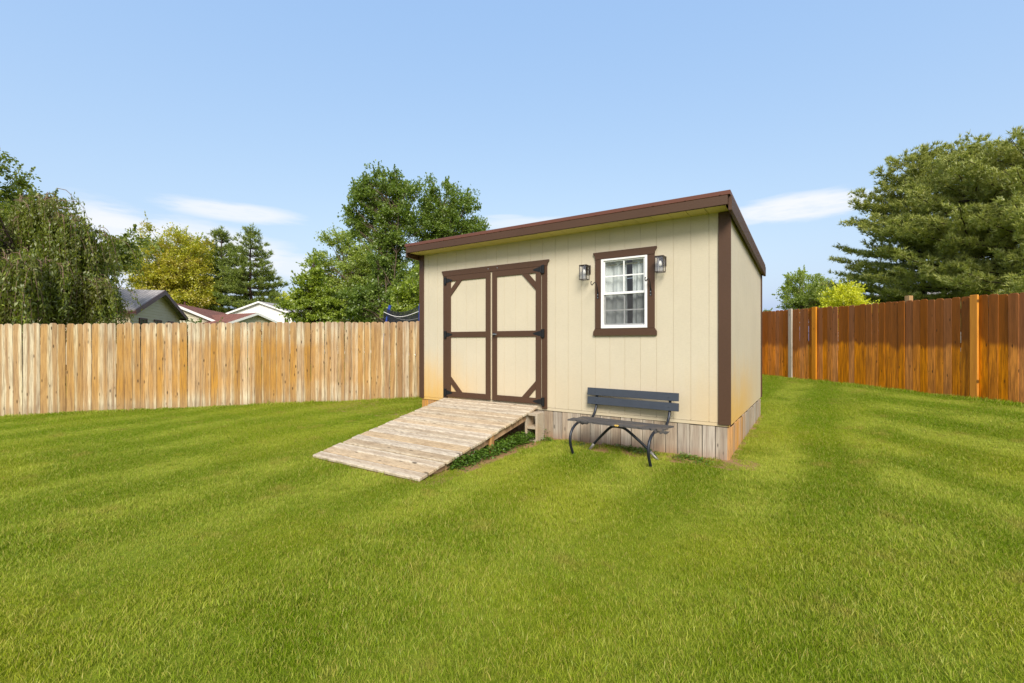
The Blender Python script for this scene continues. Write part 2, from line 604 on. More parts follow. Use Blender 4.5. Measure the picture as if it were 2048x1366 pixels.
# hidden sheathing behind the grooves, with the window opening left free
for (x0, x1, z0, z1) in [(-LW + .02, WX0, ZB + .01, ZS), (WX1, -.02, ZB + .01, ZS), (WX0, WX1, ZB + .01, WZ0), (WX0, WX1, WZ1, ZS)]:
    shell.box(x0, x1, .0045, .07, z0, z1)
shell.prism([(.07, ZB + .01), (DW - .02, ZB + .01), (DW - .02, ztop(DW) - .05), (.07, ztop(.07) - .05)], -.07, -.0045, 'x')
shell.prism([(.07, ZB + .01), (DW - .02, ZB + .01), (DW - .02, ztop(DW) - .05), (.07, ztop(.07) - .05)], -LW + .0045, -LW + .07, 'x')
shell.box(-LW + .07, -.07, DW - .07, DW - T + .006, ZB + .01, ztop(DW) - .05)
shell.box(-LW + .07, -.07, .07, DW - .07, ZB + .02, ZB + .06)
shell.build('wall_sheathing', M['cream'], shed)
for i in range(len(edges) - 1):
    x0, x1 = edges[i] + GAP, edges[i + 1] - GAP
    b = MB()
    xm, h = (x0 + x1) / 2, (x1 - x0) / 2
    cuts = [(x0, x1, ZB, ZS)]
    if x1 > WX0 and x0 < WX1:
        cuts = [(x0, x1, ZB, WZ0), (x0, x1, WZ1, ZS)]
        if x0 < WX0:
            cuts.append((x0, WX0, WZ0, WZ1))
        if x1 > WX1:
            cuts.append((WX1, x1, WZ0, WZ1))
    if len(cuts) == 2:
        for (a, c, z0, z1) in cuts:
            MB().box(a - xm, c - xm, 0, T, z0, z1).build('siding_board', M['cream'], shed, (xm, 0, 0))
        continue
    for (a, c, z0, z1) in cuts:
        b.box(a - xm, c - xm, 0, T, z0, z1)
    b.build('siding_board', M['cream'], shed, (xm, 0, 0))
nb = int(DW / PITCH)
for sx in (0, -LW):
    y = .0 + T
    k = 0
    while y < DW - .02:
        y1 = min(y + PITCH - (.1 if k == 0 else 0), DW)
        a, c = y + GAP, y1 - GAP
        ym = (a + c) / 2
        b = MB()
        xa, xb = (-T, 0) if sx == 0 else (0, T)
        b.prism([(a - ym, ZB - .012), (c - ym, ZB - .012), (c - ym, ztop(c) - .02), (a - ym, ztop(a) - .02)], xa, xb, 'x')
        b.build('siding_board', M['cream'], shed, (sx, ym, 0))
        y = y1
        k += 1
for i in range(len(edges) - 1):
    x0, x1 = edges[i] + GAP, edges[i + 1] - GAP
    xm = (x0 + x1) / 2
    if x0 < -LW + T or x1 > -T:
        continue
    MB().box(x0 - xm, x1 - xm, -T, 0, ZB, ztop(DW) - .05).build('siding_board', M['cream'], shed, (xm, DW, 0))
# floor band under the siding
MB().box(-LW + .004, -.004, .004, .04, ZBAND, ZB - .003, .002).build('floor_band', M['cream'], shed)
MB().box(-.04, -.003, .042, DW - .003, ZBAND, ZB - .018, .002).build('floor_band', M['cream'], shed)
MB().box(-LW + .003, -LW + .04, .042, DW - .003, ZBAND, ZB - .018, .002).build('floor_band', M['cream'], shed)
# corner trim (front faces and thin returns)
for sx, sg in ((0, 1), (-LW, -1)):
    b = MB()
    xa, xb = (-.114, .020) if sg == 1 else (-LW - .020, -LW + .082)
    b.box(xa, xb, -.020, -.001, ZB - .02, ZS - .004, .003)
    b.build('corner_trim', M['brown'], shed)
    b = MB()
    xa, xb = (.001, .0195) if sg == 1 else (-LW - .0195, -LW - .001)
    b.box(xa, xb, DW - .05, DW + .018, ZB - .03, ztop(DW) - .12, .002)
    b.build('corner_trim', M['brown'], shed)

# roof
OV = .30
roof = thing('roof', None, None, parent=shed)
XL, XR = -LW - .03, .03


def rz_(y):
    return 2.955 - SLOPE * (y + OV)


b = MB()
b.prism([(-OV - .005, rz_(-OV) + .045), (DW + .12, rz_(DW + .12) + .045), (DW + .12, rz_(DW + .12) + .012), (-OV - .005, rz_(-OV) + .012)], XL - .02, XR + .02, 'x')
for k in range(22):                          # standing ribs of the sheet roof, under the rolled edge
    x = XL + .1 + k * (LW - .15) / 21
    b.prism([(-OV + .03, rz_(-OV + .03) + .046), (DW + .12, rz_(DW + .12) + .046), (DW + .12, rz_(DW + .12) + .052), (-OV + .03, rz_(-OV + .03) + .052)], x, x + .03, 'x')
b.build('roof_sheet', M['roof_metal'], roof)
b = MB()
b.box(XL - .025, XR + .025, -OV - .022, -OV - .006, 2.957, 3.006, .004)
b.build('drip_edge', M['roof_metal'], roof)
for sg, xo in ((1, XR + .022), (-1, XL - .028)):
    MB().prism([(-OV - .02, rz_(-OV) + .002), (DW + .12, rz_(DW + .12) + .002), (DW + .12, rz_(DW + .12) + .05), (-OV - .02, rz_(-OV) + .05)], xo, xo + .006, 'x').build('drip_edge', M['roof_metal'], roof)
for k in range(14):
    x = XL + .12 + k * .365
    b = MB()
    b.tube([(x, -OV - .021, 2.968), (x, -OV - .028, 2.968)], .007, 6)
    b.build('roof_screw', M['roof_metal'], roof)
MB().box(XL, XR, -OV - .018, -OV + .018, ZS - .004, 2.956, .003).build('fascia', M['brown'], roof)
for xo in (XR - .036 + .04, XL - .04):
    y0, y1 = -OV + .019, DW + .1
    MB().prism([(y0, rz_(y0) - .155), (y1, rz_(y1) - .155), (y1, rz_(y1)), (y0, rz_(y0))], xo - .001, xo + .034, 'x').build('fascia', M['brown'], roof)
MB().box(XL, XR, DW + .08, DW + .116, rz_(DW + .1) - .14, rz_(DW + .1) - .002).build('fascia', M['brown'], roof)
for i in range(len(edges) - 1):
    x0, x1 = edges[i] + .003, edges[i + 1] - .003
    xm = (x0 + x1) / 2
    MB().box(x0 - xm, x1 - xm, -OV + .018, -.001 + T, ZS, ZS + .012).build('soffit_board', M['soffit'], roof, (xm, 0, 0))
MB().box(XL + .03, XR - .03, -OV + .02, .02, ZS + .0125, ZS + .03).build('soffit_backing', M['brown'], roof)
for xx in (XL + .002, XR - .030):
    MB().prism([(.0, ZS + .031), (DW + .07, rz_(DW) - .115), (DW + .07, rz_(DW) - .06), (.0, rz_(0) - .02)], xx, xx + .028, 'x').build('eave_block', M['soffit'], roof)

# skirt boards round the base
n = 34
bw = (LW - .02) / n
for i in range(n):
    x = -LW + .01 + bw * (i + .5)
    X, Y = to_world(x, 0)
    zg = float(gz(X, Y)) - .04
    h = .002 + random.random() * .003
    zt = ZBAND - .002 - random.random() * .010
    b = MB().box(-bw / 2 + h, bw / 2 - h, -.009, .009, zg, zt, .0025)
    b.build('skirt_board', M['skirt'], shed, (x, .024 + random.uniform(-.003, .003), 0), (random.uniform(-.01, .01), random.uniform(-.008, .008), random.uniform(-.01, .01)))
n = 24
bw = (DW - .04) / n
for sx in (-.013, -LW + .013):
    for i in range(n):
        y = .035 + bw * (i + .5)
        X, Y = to_world(sx, y)
        zg = float(gz(X, Y)) - .05
        h = .002 + random.random() * .003
        zt = ZBAND - .012 - random.random() * .02
        b = MB().box(-bw / 2 + h, bw / 2 - h, -.008, .008, zg, zt, .002)
        b.build('skirt_board', M['skirt'], shed, (sx, y, 0), (random.uniform(-.012, .012), 0, math.pi / 2 + random.uniform(-.012, .012)))
MB().box(-LW + .05, -.05, .06, DW - .03, -.02, ZBAND).build('floor_joists', M['dark'], shed)

# doors
JB = ZB + .002


def eared(x0, x1, z0, z1, e, up=True):
    zm = z0 + (z1 - z0) * .42
    if up:
        return [(x0 + e, z0), (x1 - e, z0), (x1 - e * .75, zm), (x1, z1 - .02), (x1, z1), (x0, z1), (x0, z1 - .02), (x0 + e * .75, zm)]
    zm = z1 - (z1 - z0) * .45
    return [(x0, z0), (x1, z0), (x1, zm), (x1 - e, z1), (x0 + e, z1), (x0, zm)]


MB().prism(eared(-4.369, -2.342, 2.452, 2.538, .03), -.028, -.001).build('door_header', M['brown'], shed)
for x0, x1 in ((-4.343, -4.262), (-2.454, -2.374)):
    MB().box(x0, x1, -.022, -.001, JB - .02, 2.450, .002).build('door_jamb', M['brown'], shed)
for k, xx in enumerate((-3.405, -3.235)):
    MB().tube([(xx, -.027, 2.495), (xx, -.034, 2.495)], .007, 8).build('bolt_head', M['steel'], shed)
MB().box(-3.40, -3.29, -.006, -.001, .474, 2.449).build('door_stop', M['cream'], shed)


def make_door(x0, x1, hinge_left):
    d = thing('shed_door', None, None, parent=shed)
    z0, z1 = .472, 2.446
    wst = .086
    yb, yf = -.024, -.040
    # grooved leaf: strips between the grooves
    g = [x0] + [v for v in sorted(groove_door) if x0 + .02 < v < x1 - .02] + [x1]
    for i in range(len(g) - 1):
        a, c = g[i] + (.003 if i else 0), g[i + 1] - (.003 if i < len(g) - 2 else 0)
        xm = (a + c) / 2
        MB().box(a - xm, c - xm, yb + .004, -.009, z0 + .002, z1 - .002).build('leaf_board', M['cream'], d, (xm, 0, 0))
    MB().box(x0 + .01, x1 - .01, -.0165, -.0065, z0 + .01, z1 - .01).build('leaf_backing', M['cream'], d)
    zm0, zm1 = 1.443, 1.529
    MB().box(x0, x0 + wst, yf, yb + .003, z0, z1, .002).build('stile', M['brown'], d)
    MB().box(x1 - wst, x1, yf, yb + .003, z0, z1, .002).build('stile', M['brown'], d)
    for za, zb2 in ((z0, .555), (zm0, zm1), (2.360, z1)):
        MB().box(x0 + wst + .001, x1 - wst - .001, yf + .001, yb + .003, za, zb2, .002).build('rail', M['brown'], d)
    for top in (True, False):
        xi = (x0 + wst + .001) if hinge_left else (x1 - wst - .001)
        sg = 1 if hinge_left else -1
        zc, sz = (2.359, -1) if top else (.556, 1)
        pts = [(xi, zc + sz * .132), (xi, zc + sz * .243), (xi + sg * .236, zc), (xi + sg * .125, zc)]
        MB().prism(pts, yf + .002, yb + .003).build('brace', M['brown'], d)
    xs_ = x0 if hinge_left else x1
    sg = 1 if hinge_left else -1
    for zc in ((2.372, 1.486, .535) if hinge_left else (2.405, 1.486, .508)):
        h = thing('hinge', None, None, parent=d)
        MB().box(min(xs_ - sg * .052, xs_ - sg * .010), max(xs_ - sg * .052, xs_ - sg * .010), -.047, -.0225, zc - .06, zc + .06, .002).build('hinge_plate', M['black_iron'], h)
        MB().prism([(xs_ - sg * .002, zc - .034), (xs_ + sg * .03, zc - .034), (xs_ + sg * .125, zc - .008), (xs_ + sg * .125, zc + .008), (xs_ + sg * .03, zc + .034), (xs_ - sg * .002, zc + .034)], -.0445, -.0385).build('hinge_strap', M['black_iron'], h)
        MB().tube([(xs_ - sg * .006, -.049, zc - .045), (xs_ - sg * .006, -.049, zc + .045)], .007, 8).build('hinge_pin', M['black_iron'], h)
    return d


groove_door = [-4.05 + .2032 * k for k in range(4)] + [-3.11 + .2032 * k for k in range(4)]
make_door(-4.254, -3.364, True)
rd = make_door(-3.326, -2.462, False)
hd = thing('handle', None, None, parent=rd)
MB().tube([(-3.283, -.040, 1.481), (-3.283, -.050, 1.481)], .026, 14).build('rose', M['black_iron'], hd)
MB().tube([(-3.283, -.05, 1.481), (-3.283, -.085, 1.481), (-3.26, -.092, 1.481), (-3.20, -.092, 1.478)], .009, 8).build('lever', M['steel'], hd)

# window
win = thing('window', None, None, parent=shed)
MB().prism(eared(-1.661, -.819, 2.458, 2.551, .028), -.028, -.001).build('head_trim', M['brown'], win)
MB().prism(eared(-1.661, -.819, 1.446, 1.538, .026, False), -.030, -.001).build('sill_trim', M['brown'], win)
MB().box(-1.636, WX0 - .001, -.022, -.001, 1.539, 2.457, .002).build('side_trim', M['brown'], win)
MB().box(WX1 + .001, -.846, -.022, -.001, 1.539, 2.457, .002).build('side_trim', M['brown'], win)
fw = .034
b = MB()
b.box(WX0 + .001, WX0 + fw, -.027, .05, WZ0 + .001, WZ1 - .001, .003)
b.box(WX1 - fw, WX1 - .001, -.027, .05, WZ0 + .001, WZ1 - .001, .003)
b.box(WX0 + fw, WX1 - fw, -.026, .049, WZ0 + .001, WZ0 + fw + .006, .003)
b.box(WX0 + fw, WX1 - fw, -.026, .049, WZ1 - fw + .008, WZ1 - .001, .003)
b.build('frame', M['vinyl'], win)
m_, s = mat('window_glass')
fr = s.n('ShaderNodeLayerWeight')
fr.inputs[0].default_value = .5
tr = s.n('ShaderNodeBsdfTransparent')
tr.inputs[0].default_value = (.94, .96, .95, 1)
gl = s.n('ShaderNodeBsdfGlossy')
gl.inputs['Roughness'].default_value = .01
mx = s.n('ShaderNodeMixShader')
s.put(mx.inputs[0], s.m('ADD', s.m('MULTIPLY', s.m('POWER', fr.outputs['Facing'], 4.), .5), .04))
s.t.links.new(tr.outputs[0], mx.inputs[1])
s.t.links.new(gl.outputs[0], mx.inputs[2])
s.out(mx.outputs[0])
M['glass'] = m_
m_, s = mat('insect_screen')
tr = s.n('ShaderNodeBsdfTransparent')
df = s.n('ShaderNodeBsdfDiffuse')
s.put(df.inputs[0], s.mix(s.noise(s.sc(s.pos(), (400, 400, 400)), 1, 1), lin((60, 60, 62)), lin((96, 96, 98))))
mx = s.n('ShaderNodeMixShader')
mx.inputs[0].default_value = .26
s.t.links.new(tr.outputs[0], mx.inputs[1])
s.t.links.new(df.outputs[0], mx.inputs[2])
s.out(mx.outputs[0])
M['screen'] = m_
ix0, ix1 = WX0 + fw + .001, WX1 - fw - .001
zmid = 1.997
for nm, z0, z1, yo in (('upper_sash', zmid - .014, WZ1 - fw + .007, .0), ('lower_sash', WZ0 + fw + .007, zmid + .012, .022)):
    sa = thing(nm, None, None, parent=win)
    r_ = .016
    b = MB()
    b.box(ix0, ix0 + r_, yo - .01, yo + .01, z0, z1, .002)
    b.box(ix1 - r_, ix1, yo - .01, yo + .01, z0, z1, .002)
    b.box(ix0 + r_, ix1 - r_, yo - .009, yo + .009, z0, z0 + (.03 if nm[0] == 'u' else .02), .002)
    b.box(ix0 + r_, ix1 - r_, yo - .009, yo + .009, z1 - (.014 if nm[0] == 'u' else .028), z1, .002)
    b.build('sash_frame', M['vinyl'], sa)
    xm = (ix0 + ix1) / 2
    zc = 2.223 if nm[0] == 'u' else 1.779
    za, zb2 = z0 + (.03 if nm[0] == 'u' else .02), z1 - (.014 if nm[0] == 'u' else .028)
    MB().box(xm - .008, xm + .008, yo - .006, yo + .006, za, zb2).build('muntin', M['vinyl'], sa)
    MB().box(ix0 + r_, xm - .0082, yo - .006, yo + .006, zc - .008, zc + .008).build('muntin', M['vinyl'], sa)
    MB().box(xm + .0082, ix1 - r_, yo - .006, yo + .006, zc - .008, zc + .008).build('muntin', M['vinyl'], sa)
    for (a, c) in ((ix0 + r_, xm - .0083), (xm + .0083, ix1 - r_)):
        for (e, g_) in ((za, zc - .0083), (zc + .0083, zb2)):
            MB().box(a, c, yo - .0015, yo + .0015, e, g_).build('pane', M['glass'], sa)
MB().box(ix0, ix1, .0085, .0095, WZ0 + fw + .008, zmid - .015).build('insect_screen', M['screen'], win)
# curtains inside
m_, s = mat('linen_curtain')
o = s.pos()
n1 = s.noise(s.sc(o, (20, 20, 500)), 1, 3)
n2 = s.noise(s.sc(o, (400, 400, 14)), 1, 3)
c = s.mix(s.m('MULTIPLY', n1, n2), lin((246, 246, 246)), lin((214, 214, 216)))
df = s.n('ShaderNodeBsdfDiffuse')
s.put(df.inputs[0], c)
tl = s.n('ShaderNodeBsdfTranslucent')
s.put(tl.inputs[0], c)
mx = s.n('ShaderNodeMixShader')
mx.inputs[0].default_value = .3
s.t.links.new(df.outputs[0], mx.inputs[1])
s.t.links.new(tl.outputs[0], mx.inputs[2])
s.out(mx.outputs[0])
M['linen'] = m_
rod = MB().tube([(-1.66, .085, 2.385), (-.82, .085, 2.385)], .011, 10).build('curtain_rod', plain('brushed_rod', (186, 176, 150), .35, .5), win)


def curtain(x0, x1, flare):
    nxx, nz = 46, 24
    vs, fs = [], []
    for j in range(nz):
        t = j / (nz - 1)
        z = 2.43 - t * .93
        for i in range(nxx):
            u = i / (nxx - 1)
            xx = x0 + (x1 - x0) * u
            xx += flare * (t ** 2) * (u if flare < 0 else 1 - u) * -1 * 0 + flare * (math.sin(t * 2.6) * .5) * (u - .5)
            y = .085 + .016 * math.sin(u * 16 + .6 * math.sin(t * 3)) + .006 * math.sin(u * 41 + t * 4)
            vs.append((xx, y, z))
    for j in range(nz - 1):
        for i in range(nxx - 1):
            a = j * nxx + i
            fs.append((a, a + 1, a + 1 + nxx, a + nxx))
    b = MB()
    b.add(vs, fs)
    return b.build('curtain', M['linen'], win, smooth=True)


curtain(-1.62, -1.238, .05)
curtain(-1.165, -.84, -.02)

# wall lanterns (things of their own that hang on the wall)
m_, s = mat('lamp_glass')
tr = s.n('ShaderNodeBsdfTransparent')
gl = s.n('ShaderNodeBsdfGlossy')
gl.inputs['Roughness'].default_value = .03
mx = s.n('ShaderNodeMixShader')
mx.inputs[0].default_value = .1
s.t.links.new(tr.outputs[0], mx.inputs[1])
s.t.links.new(gl.outputs[0], mx.inputs[2])
s.out(mx.outputs[0])
M['lampglass'] = m_
m_, s = mat('bulb_glass')
s.principled((.85, .83, .76, 1), .25)
M['bulb'] = m_


def wall_lamp(lx_, lz, label):
    X, Y = to_world(lx_, 0)
    t = thing('wall_lamp', label, 'lamp', (X, Y, lz), SHED_RZ, 'wall lamps beside the shed window')
    MB().box(-.046, .046, -.018, -.001, -.02, .10, .003).build('back_plate', M['bronze'], t)
    MB().box(-.012, .012, -.06, -.018, .065, .088, .002).build('arm', M['bronze'], t)
    b = MB()
    w_, y0, y1, z0, z1, e = .052, -.162, -.058, -.105, .092, .007
    for xx in (-w_, w_ - e):
        for yy in (y0, y1 - e):
            b.box(xx, xx + e, yy, yy + e, z0 + .008, z1 - .016)
    b.box(-w_ - .001, w_ + .001, y0 - .001, y1 + .001, z1 - .016, z1, .002)
    for (a, c, d_, e_) in ((-w_, w_, y0, y0 + e), (-w_, w_, y1 - e, y1), (-w_, -w_ + e, y0 + e, y1 - e), (w_ - e, w_, y0 + e, y1 - e)):
        b.box(a, c, d_, e_, z0, z0 + .008)
    b.build('cage', M['bronze'], t)
    for (a, c, d_, e_) in ((-w_ + e, w_ - e, y0 + .002, y0 + .004), (-w_ + e, w_ - e, y1 - .004, y1 - .002), (-w_ + .002, -w_ + .004, y0 + e, y1 - e), (w_ - .004, w_ - .002, y0 + e, y1 - e)):
        MB().box(a, c, d_, e_, z0 + .009, z1 - .017).build('glass_pane', M['lampglass'], t)
    ym = (y0 + y1) / 2
    MB().tube([(0, ym, z1 - .016), (0, ym, z1 - .055)], .014, 10).build('socket', M['bronze'], t)
    MB().tube([(0, ym, z1 - .055), (0, ym, z1 - .075), (0, ym, z1 - .10), (0, ym, z1 - .118), (0, ym, z1 - .124)], [.010, .017, .021, .013, .003], 10).build('bulb', M['bulb'], t, smooth=True)
    return t


wall_lamp(-1.752, 2.295, 'bronze box lantern between the shed doors and the window')
wall_lamp(-.750, 2.312, 'bronze box lantern between the window and the shed corner')


def plant_hook(lx_, lz, label):
    X, Y = to_world(lx_, -.022)
    t = thing('plant_hook', label, 'hook', (X, Y, lz), SHED_RZ, 'iron plant hooks on the window trim')
    b = MB()
    b.prism([(-.010, -.045), (.010, -.045), (.013, -.03), (.008, 0), (.012, .03), (.008, .045), (-.008, .045), (-.012, .03), (-.008, 0), (-.013, -.03)], -.006, -.0005)
    b.build('plate', M['black_iron'], t)
    for zz in (-.034, .004):
        MB().tube([(0, -.006, zz), (0, -.010, zz)], .006, 8).build('screw_head', M['steel'], t)
    path = [(0, -.006, .03), (0, -.012, .07), (0, -.03, .115), (0, -.07, .152), (0, -.115, .158), (0, -.155, .135), (0, -.185, .115), (0, -.215, .118), (0, -.228, .14), (0, -.218, .158), (0, -.205, .156)]
    MB().tube(path, .0055, 8).build('arm', M['black_iron'], t, smooth=True)


plant_hook(-1.596, 1.985, 'black iron plant hook screwed to the window trim on the door side')
plant_hook(-.892, 1.985, 'black iron plant hook screwed to the window trim on the corner side')

# ------------------------------------------------------------------ ramp
X, Y = to_world(-3.395, 0)
ramp = thing('ramp', 'weathered plank ramp sloping from the lawn up to the shed doors', 'ramp', (X, Y, 0), SHED_RZ)
ya, za, yb_, zb_ = -.045, .452, -2.44, -.018
rl = math.hypot(yb_ - ya, zb_ - za)
ang = math.atan2(za - zb_, ya - yb_)
NP = 17
pw = rl / NP
tmpl = []
for k in range(4):
    b = MB()
    b.box(-.90, .90, -pw / 2 + .0075, pw / 2 - .0075, -.036, 0, .007)
    tmpl.append(b.mesh('plank', M['deck']))
for i in range(NP):
    tt = (i + .5) / NP
    y, z = ya + (yb_ - ya) * tt, za + (zb_ - za) * tt
    link('plank', tmpl[i % 4], ramp, (random.uniform(-.012, .012), y, z + random.uniform(-.005, .005)),
         (ang + random.uniform(-.03, .03), random.uniform(-.002, .002), random.uniform(-.004, .004)))
    for sx in (-.84, 0, .84):
        pass
for sx in (-.84, 0, .83):
    b = MB()
    off = .040
    b.prism([(ya - .01, za - off), (ya - .01, za - off - .095), (yb_ + .55, zb_ + .55 * (za - zb_) / (ya - yb_) - off - .085), (yb_ + .08, zb_ - off - .01 + .08 * .196), (yb_ + .03, zb_ - off + .03 * .196)], sx - .02, sx + .02, 'x')
    b.build('stringer', M['stringer'], ramp)
for sx in (-.87, .872):
    MB().box(sx - .02, sx + .02, -1.19, -1.12, -.08, .20, .003).build('support_post', M['stringer'], ramp)

# concrete block beside the ramp head
m_, s = mat('concrete_block')
P = s.pos()
n1 = s.noise(P, 45, 4, .7)
n2 = s.noise(P, 5, 3)
c = s.mix(n1, lin((196, 182, 160)), lin((150, 138, 122)))
s.principled(s.mix(s.ss(n2, .4, .7, 0, .5), c, lin((176, 146, 112))), .95, s.bump(n1, .7, .006), .1)
M['concrete'] = m_
X, Y = to_world(-2.468, -.21)
zb0 = float(gz(X, Y)) - .015
b = MB()
hw_, hd_, H_ = .098, .098, .40
t_ = .032
for (z0, z1) in ((0, t_), (H_ / 2 - t_ / 2, H_ / 2 + t_ / 2), (H_ - t_, H_)):
    b.box(-hw_ + t_, hw_ - t_, -hd_ + .001, hd_ - .001, z0, z1)
b.box(-hw_, -hw_ + t_, -hd_, hd_, 0, H_, .003)
b.box(hw_ - t_, hw_, -hd_, hd_, 0, H_, .003)
tag(b.build('concrete_block', M['concrete'], None, (X, Y, zb0), (0, 0, SHED_RZ + .05)), 'hollow grey concrete block standing on end under the ramp head', 'block')

# ------------------------------------------------------------------ bench
m_, s = mat('bench_paint')
o = s.obj()
P = s.pos()
n1 = s.noise(s.sc(o, (3, 60, 60)), 1, 4)
n2 = s.noise(P, 9, 4)
c = s.mix(n2, lin((52, 58, 68)), lin((66, 72, 82)))
s.principled(s.mix(s.ss(n1, .6, .8, 0, .3), c, lin((112, 110, 106))), .55, s.bump(n1, .3, .003), .4)
M['bench'] = m_
m_, s = mat('bench_seat_paint')
o = s.obj()
n1 = s.noise(s.sc(o, (3, 70, 60)), 1, 5, .65)
n2 = s.noise(s.sc(o, (5, 12, 12)), 1, 4)
c = s.mix(n1, lin((64, 64, 66)), lin((94, 90, 86)))
c = s.mix(s.ss(n2, .52, .68, 0, .5), c, lin((116, 102, 86)))
s.principled(s.mix(s.ss(n1, .6, .72, 0, .6), c, lin((44, 40, 38))), .8, s.bump(n1, .8, .006), .2)
M['bench_seat'] = m_
M['pipe'] = plain('painted_pipe', (44, 48, 56), .38, .35, .5, .2)
M['pipe_bare'] = plain('galvanised_pipe', (150, 146, 138), .5, .5, .5, .2)
bx_, by_ = to_world(-1.145, -.46)
zb0 = float(gz(bx_, by_))
bench = thing('bench', 'worn charcoal slat bench on bent black pipe legs against the shed', 'bench', (bx_, by_, zb0), SHED_RZ - R(3.8))


def smooth_path(pts, n=4):
    out = []
    P_ = [Vector(p) for p in pts]
    for i in range(len(P_) - 1):
        p0, p1, p2, p3 = P_[max(i - 1, 0)], P_[i], P_[i + 1], P_[min(i + 2, len(P_) - 1)]
        for k in range(n):
            t = k / n
            out.append(.5 * ((2 * p1) + (p2 - p0) * t + (2 * p0 - 5 * p1 + 4 * p2 - p3) * t * t + (3 * p1 - p0 - 3 * p2 + p3) * t ** 3))
    out.append(P_[-1])
    return out


prof = [(-.215, -.03), (-.255, .04), (-.30, .13), (-.31, .20), (-.285, .28), (-.22, .338), (-.13, .370), (-.03, .376), (.10, .376), (.20, .378), (.275, .40), (.335, .455), (.372, .53), (.388, .62), (.392, .735)]
for sx in (-.485, .485):
    MB().tube(smooth_path([(sx, y, z) for y, z in prof]), .0165, 12).build('pipe_leg', M['pipe'], bench, smooth=True)
arch = [(-.47, .115, -.03), (-.36, .075, .10), (-.20, .02, .255), (-.10, -.015, .340), (-.04, -.03, .362), (.04, -.03, .362), (.10, -.015, .340), (.20, .02, .255), (.36, .075, .10), (.47, .115, -.03)]
MB().tube(smooth_path(arch), .0165, 12).build('brace_pipe', M['pipe'], bench, smooth=True)
for sg in (-1, 1):
    MB().tube([(sg * .362, .0755, .098), (sg * .47, .1145, -.029)], .0172, 12).build('pipe_foot', M['pipe_bare'], bench, smooth=True)
for (z0, z1) in ((.672, .768), (.553, .648)):
    b = MB().box(-.60, .60, -.013, .013, -.048, .048, .003)
    sl = b.build('back_slat', M['bench'], bench, (0, .352, (z0 + z1) / 2), (R(-4), 0, 0))
    for sx in (-.485, .485):
        MB().tube([(sx, -.012, 0), (sx, -.018, 0)], .009, 10).build('bolt_head', M['bench'], sl)
rg = random.Random(3)


def ragged(x0, x1, y0, y1, z0, z1, seed, rf, rb):
    """a seat board with a chipped, splintered outline"""
    q = random.Random(seed)
    pts = []
    n_ = 36
    for i in range(n_ + 1):
        u = i / n_
        e = rf * (q.random() ** 3) * (2.5 if u > .86 or u < .1 else 1)
        pts.append((x0 + (x1 - x0) * u, y0 + e))
    for i in range(n_, -1, -1):
        u = i / n_
        pts.append((x0 + (x1 - x0) * u, y1 - rb * (q.random() ** 3)))
    pts[n_] = (x1 - .03, y0 + .03)
    pts[n_ - 1] = (x1 - .05, y0 + .012)
    return MB().prism(pts, z0, z1, 'z')


ragged(-.61, .60, -.175, -.006, -.0, .018, 5, .022, .006).build('seat_board', M['bench_seat'], bench, (0, 0, .3935), (R(1), 0, 0))
ragged(-.565, .605, .004, .165, -.0, .018, 9, .004, .012).build('seat_board', M['bench_seat'], bench, (0, 0, .3935))
for sx in (-.485, .485):
    q = random.Random(int(sx * 100) + 77)
    pts = [(sx - .01 if sx > 0 else sx + .01, 0)]
    pts = [(sx, 0)] + [(sx + .02 + .028 * k, -.012 - .028 * q.random()) for k in range(5)] + [(sx + .17, 0)]
    if sx < 0:
        pass
    MB().prism(pts, -.15, -.12).build('splinter', M['bench_seat'], bench, (0, 0, .394))
MB().prism([(-.03, 0), (-.016, -.012), (.0, -.007), (.012, -.013), (.028, 0), (.02, .008), (-.02, .007)], -.178, -.172).build('bare_patch', paint('bare_yellow_wood', (214, 178, 92), .8), bench, (.055, 0, .404))

# ------------------------------------------------------------------ fences
def picket_mesh(name, w_, h, t_, ear, m):
    b = MB()
    b.prism([(-w_ / 2, 0), (w_ / 2, 0), (w_ / 2, h - ear), (w_ / 2 - ear * .35, h - ear * .35), (w_ / 2 - ear, h), (-w_ / 2 + ear, h), (-w_ / 2 + ear * .35, h - ear * .35), (-w_ / 2, h - ear)], -t_ / 2, t_ / 2)
    me = b.mesh(name, m)
    bm = bmesh.new()
    bm.from_mesh(me)
    bmesh.ops.bevel(bm, geom=[e for e in bm.edges if abs(e.verts[0].co.y - e.verts[1].co.y) < 1e-6], offset=.004, segments=1, affect='EDGES')
    bm.to_mesh(me)
    bm.free()
    return me


def rail_run(parent, p0, p1, zoff, m, off, name='rail'):
    """horizontal rails between posts on the far side of the pickets"""
    d = p1 - p0
    L_ = d.length
    n_ = max(1, round(L_ / 2.4))
    dirv = d / L_
    nrm = Vector((-dirv.y, dirv.x))
    for i in range(n_):
        a, c = p0 + d * (i / n_), p0 + d * ((i + 1) / n_)
        mid = (a + c) / 2 + nrm * off
        za_, zc_ = float(gz(a.x, a.y)) + zoff, float(gz(c.x, c.y)) + zoff
        l_ = (c - a).length
        MB().box(-l_ / 2 + .002, l_ / 2 - .002, -.019, .019, -.044, .044, .003).build(name, m, parent, (mid.x, mid.y, (za_ + zc_) / 2), (0, -math.atan2(zc_ - za_, l_), math.atan2(dirv.y, dirv.x)))


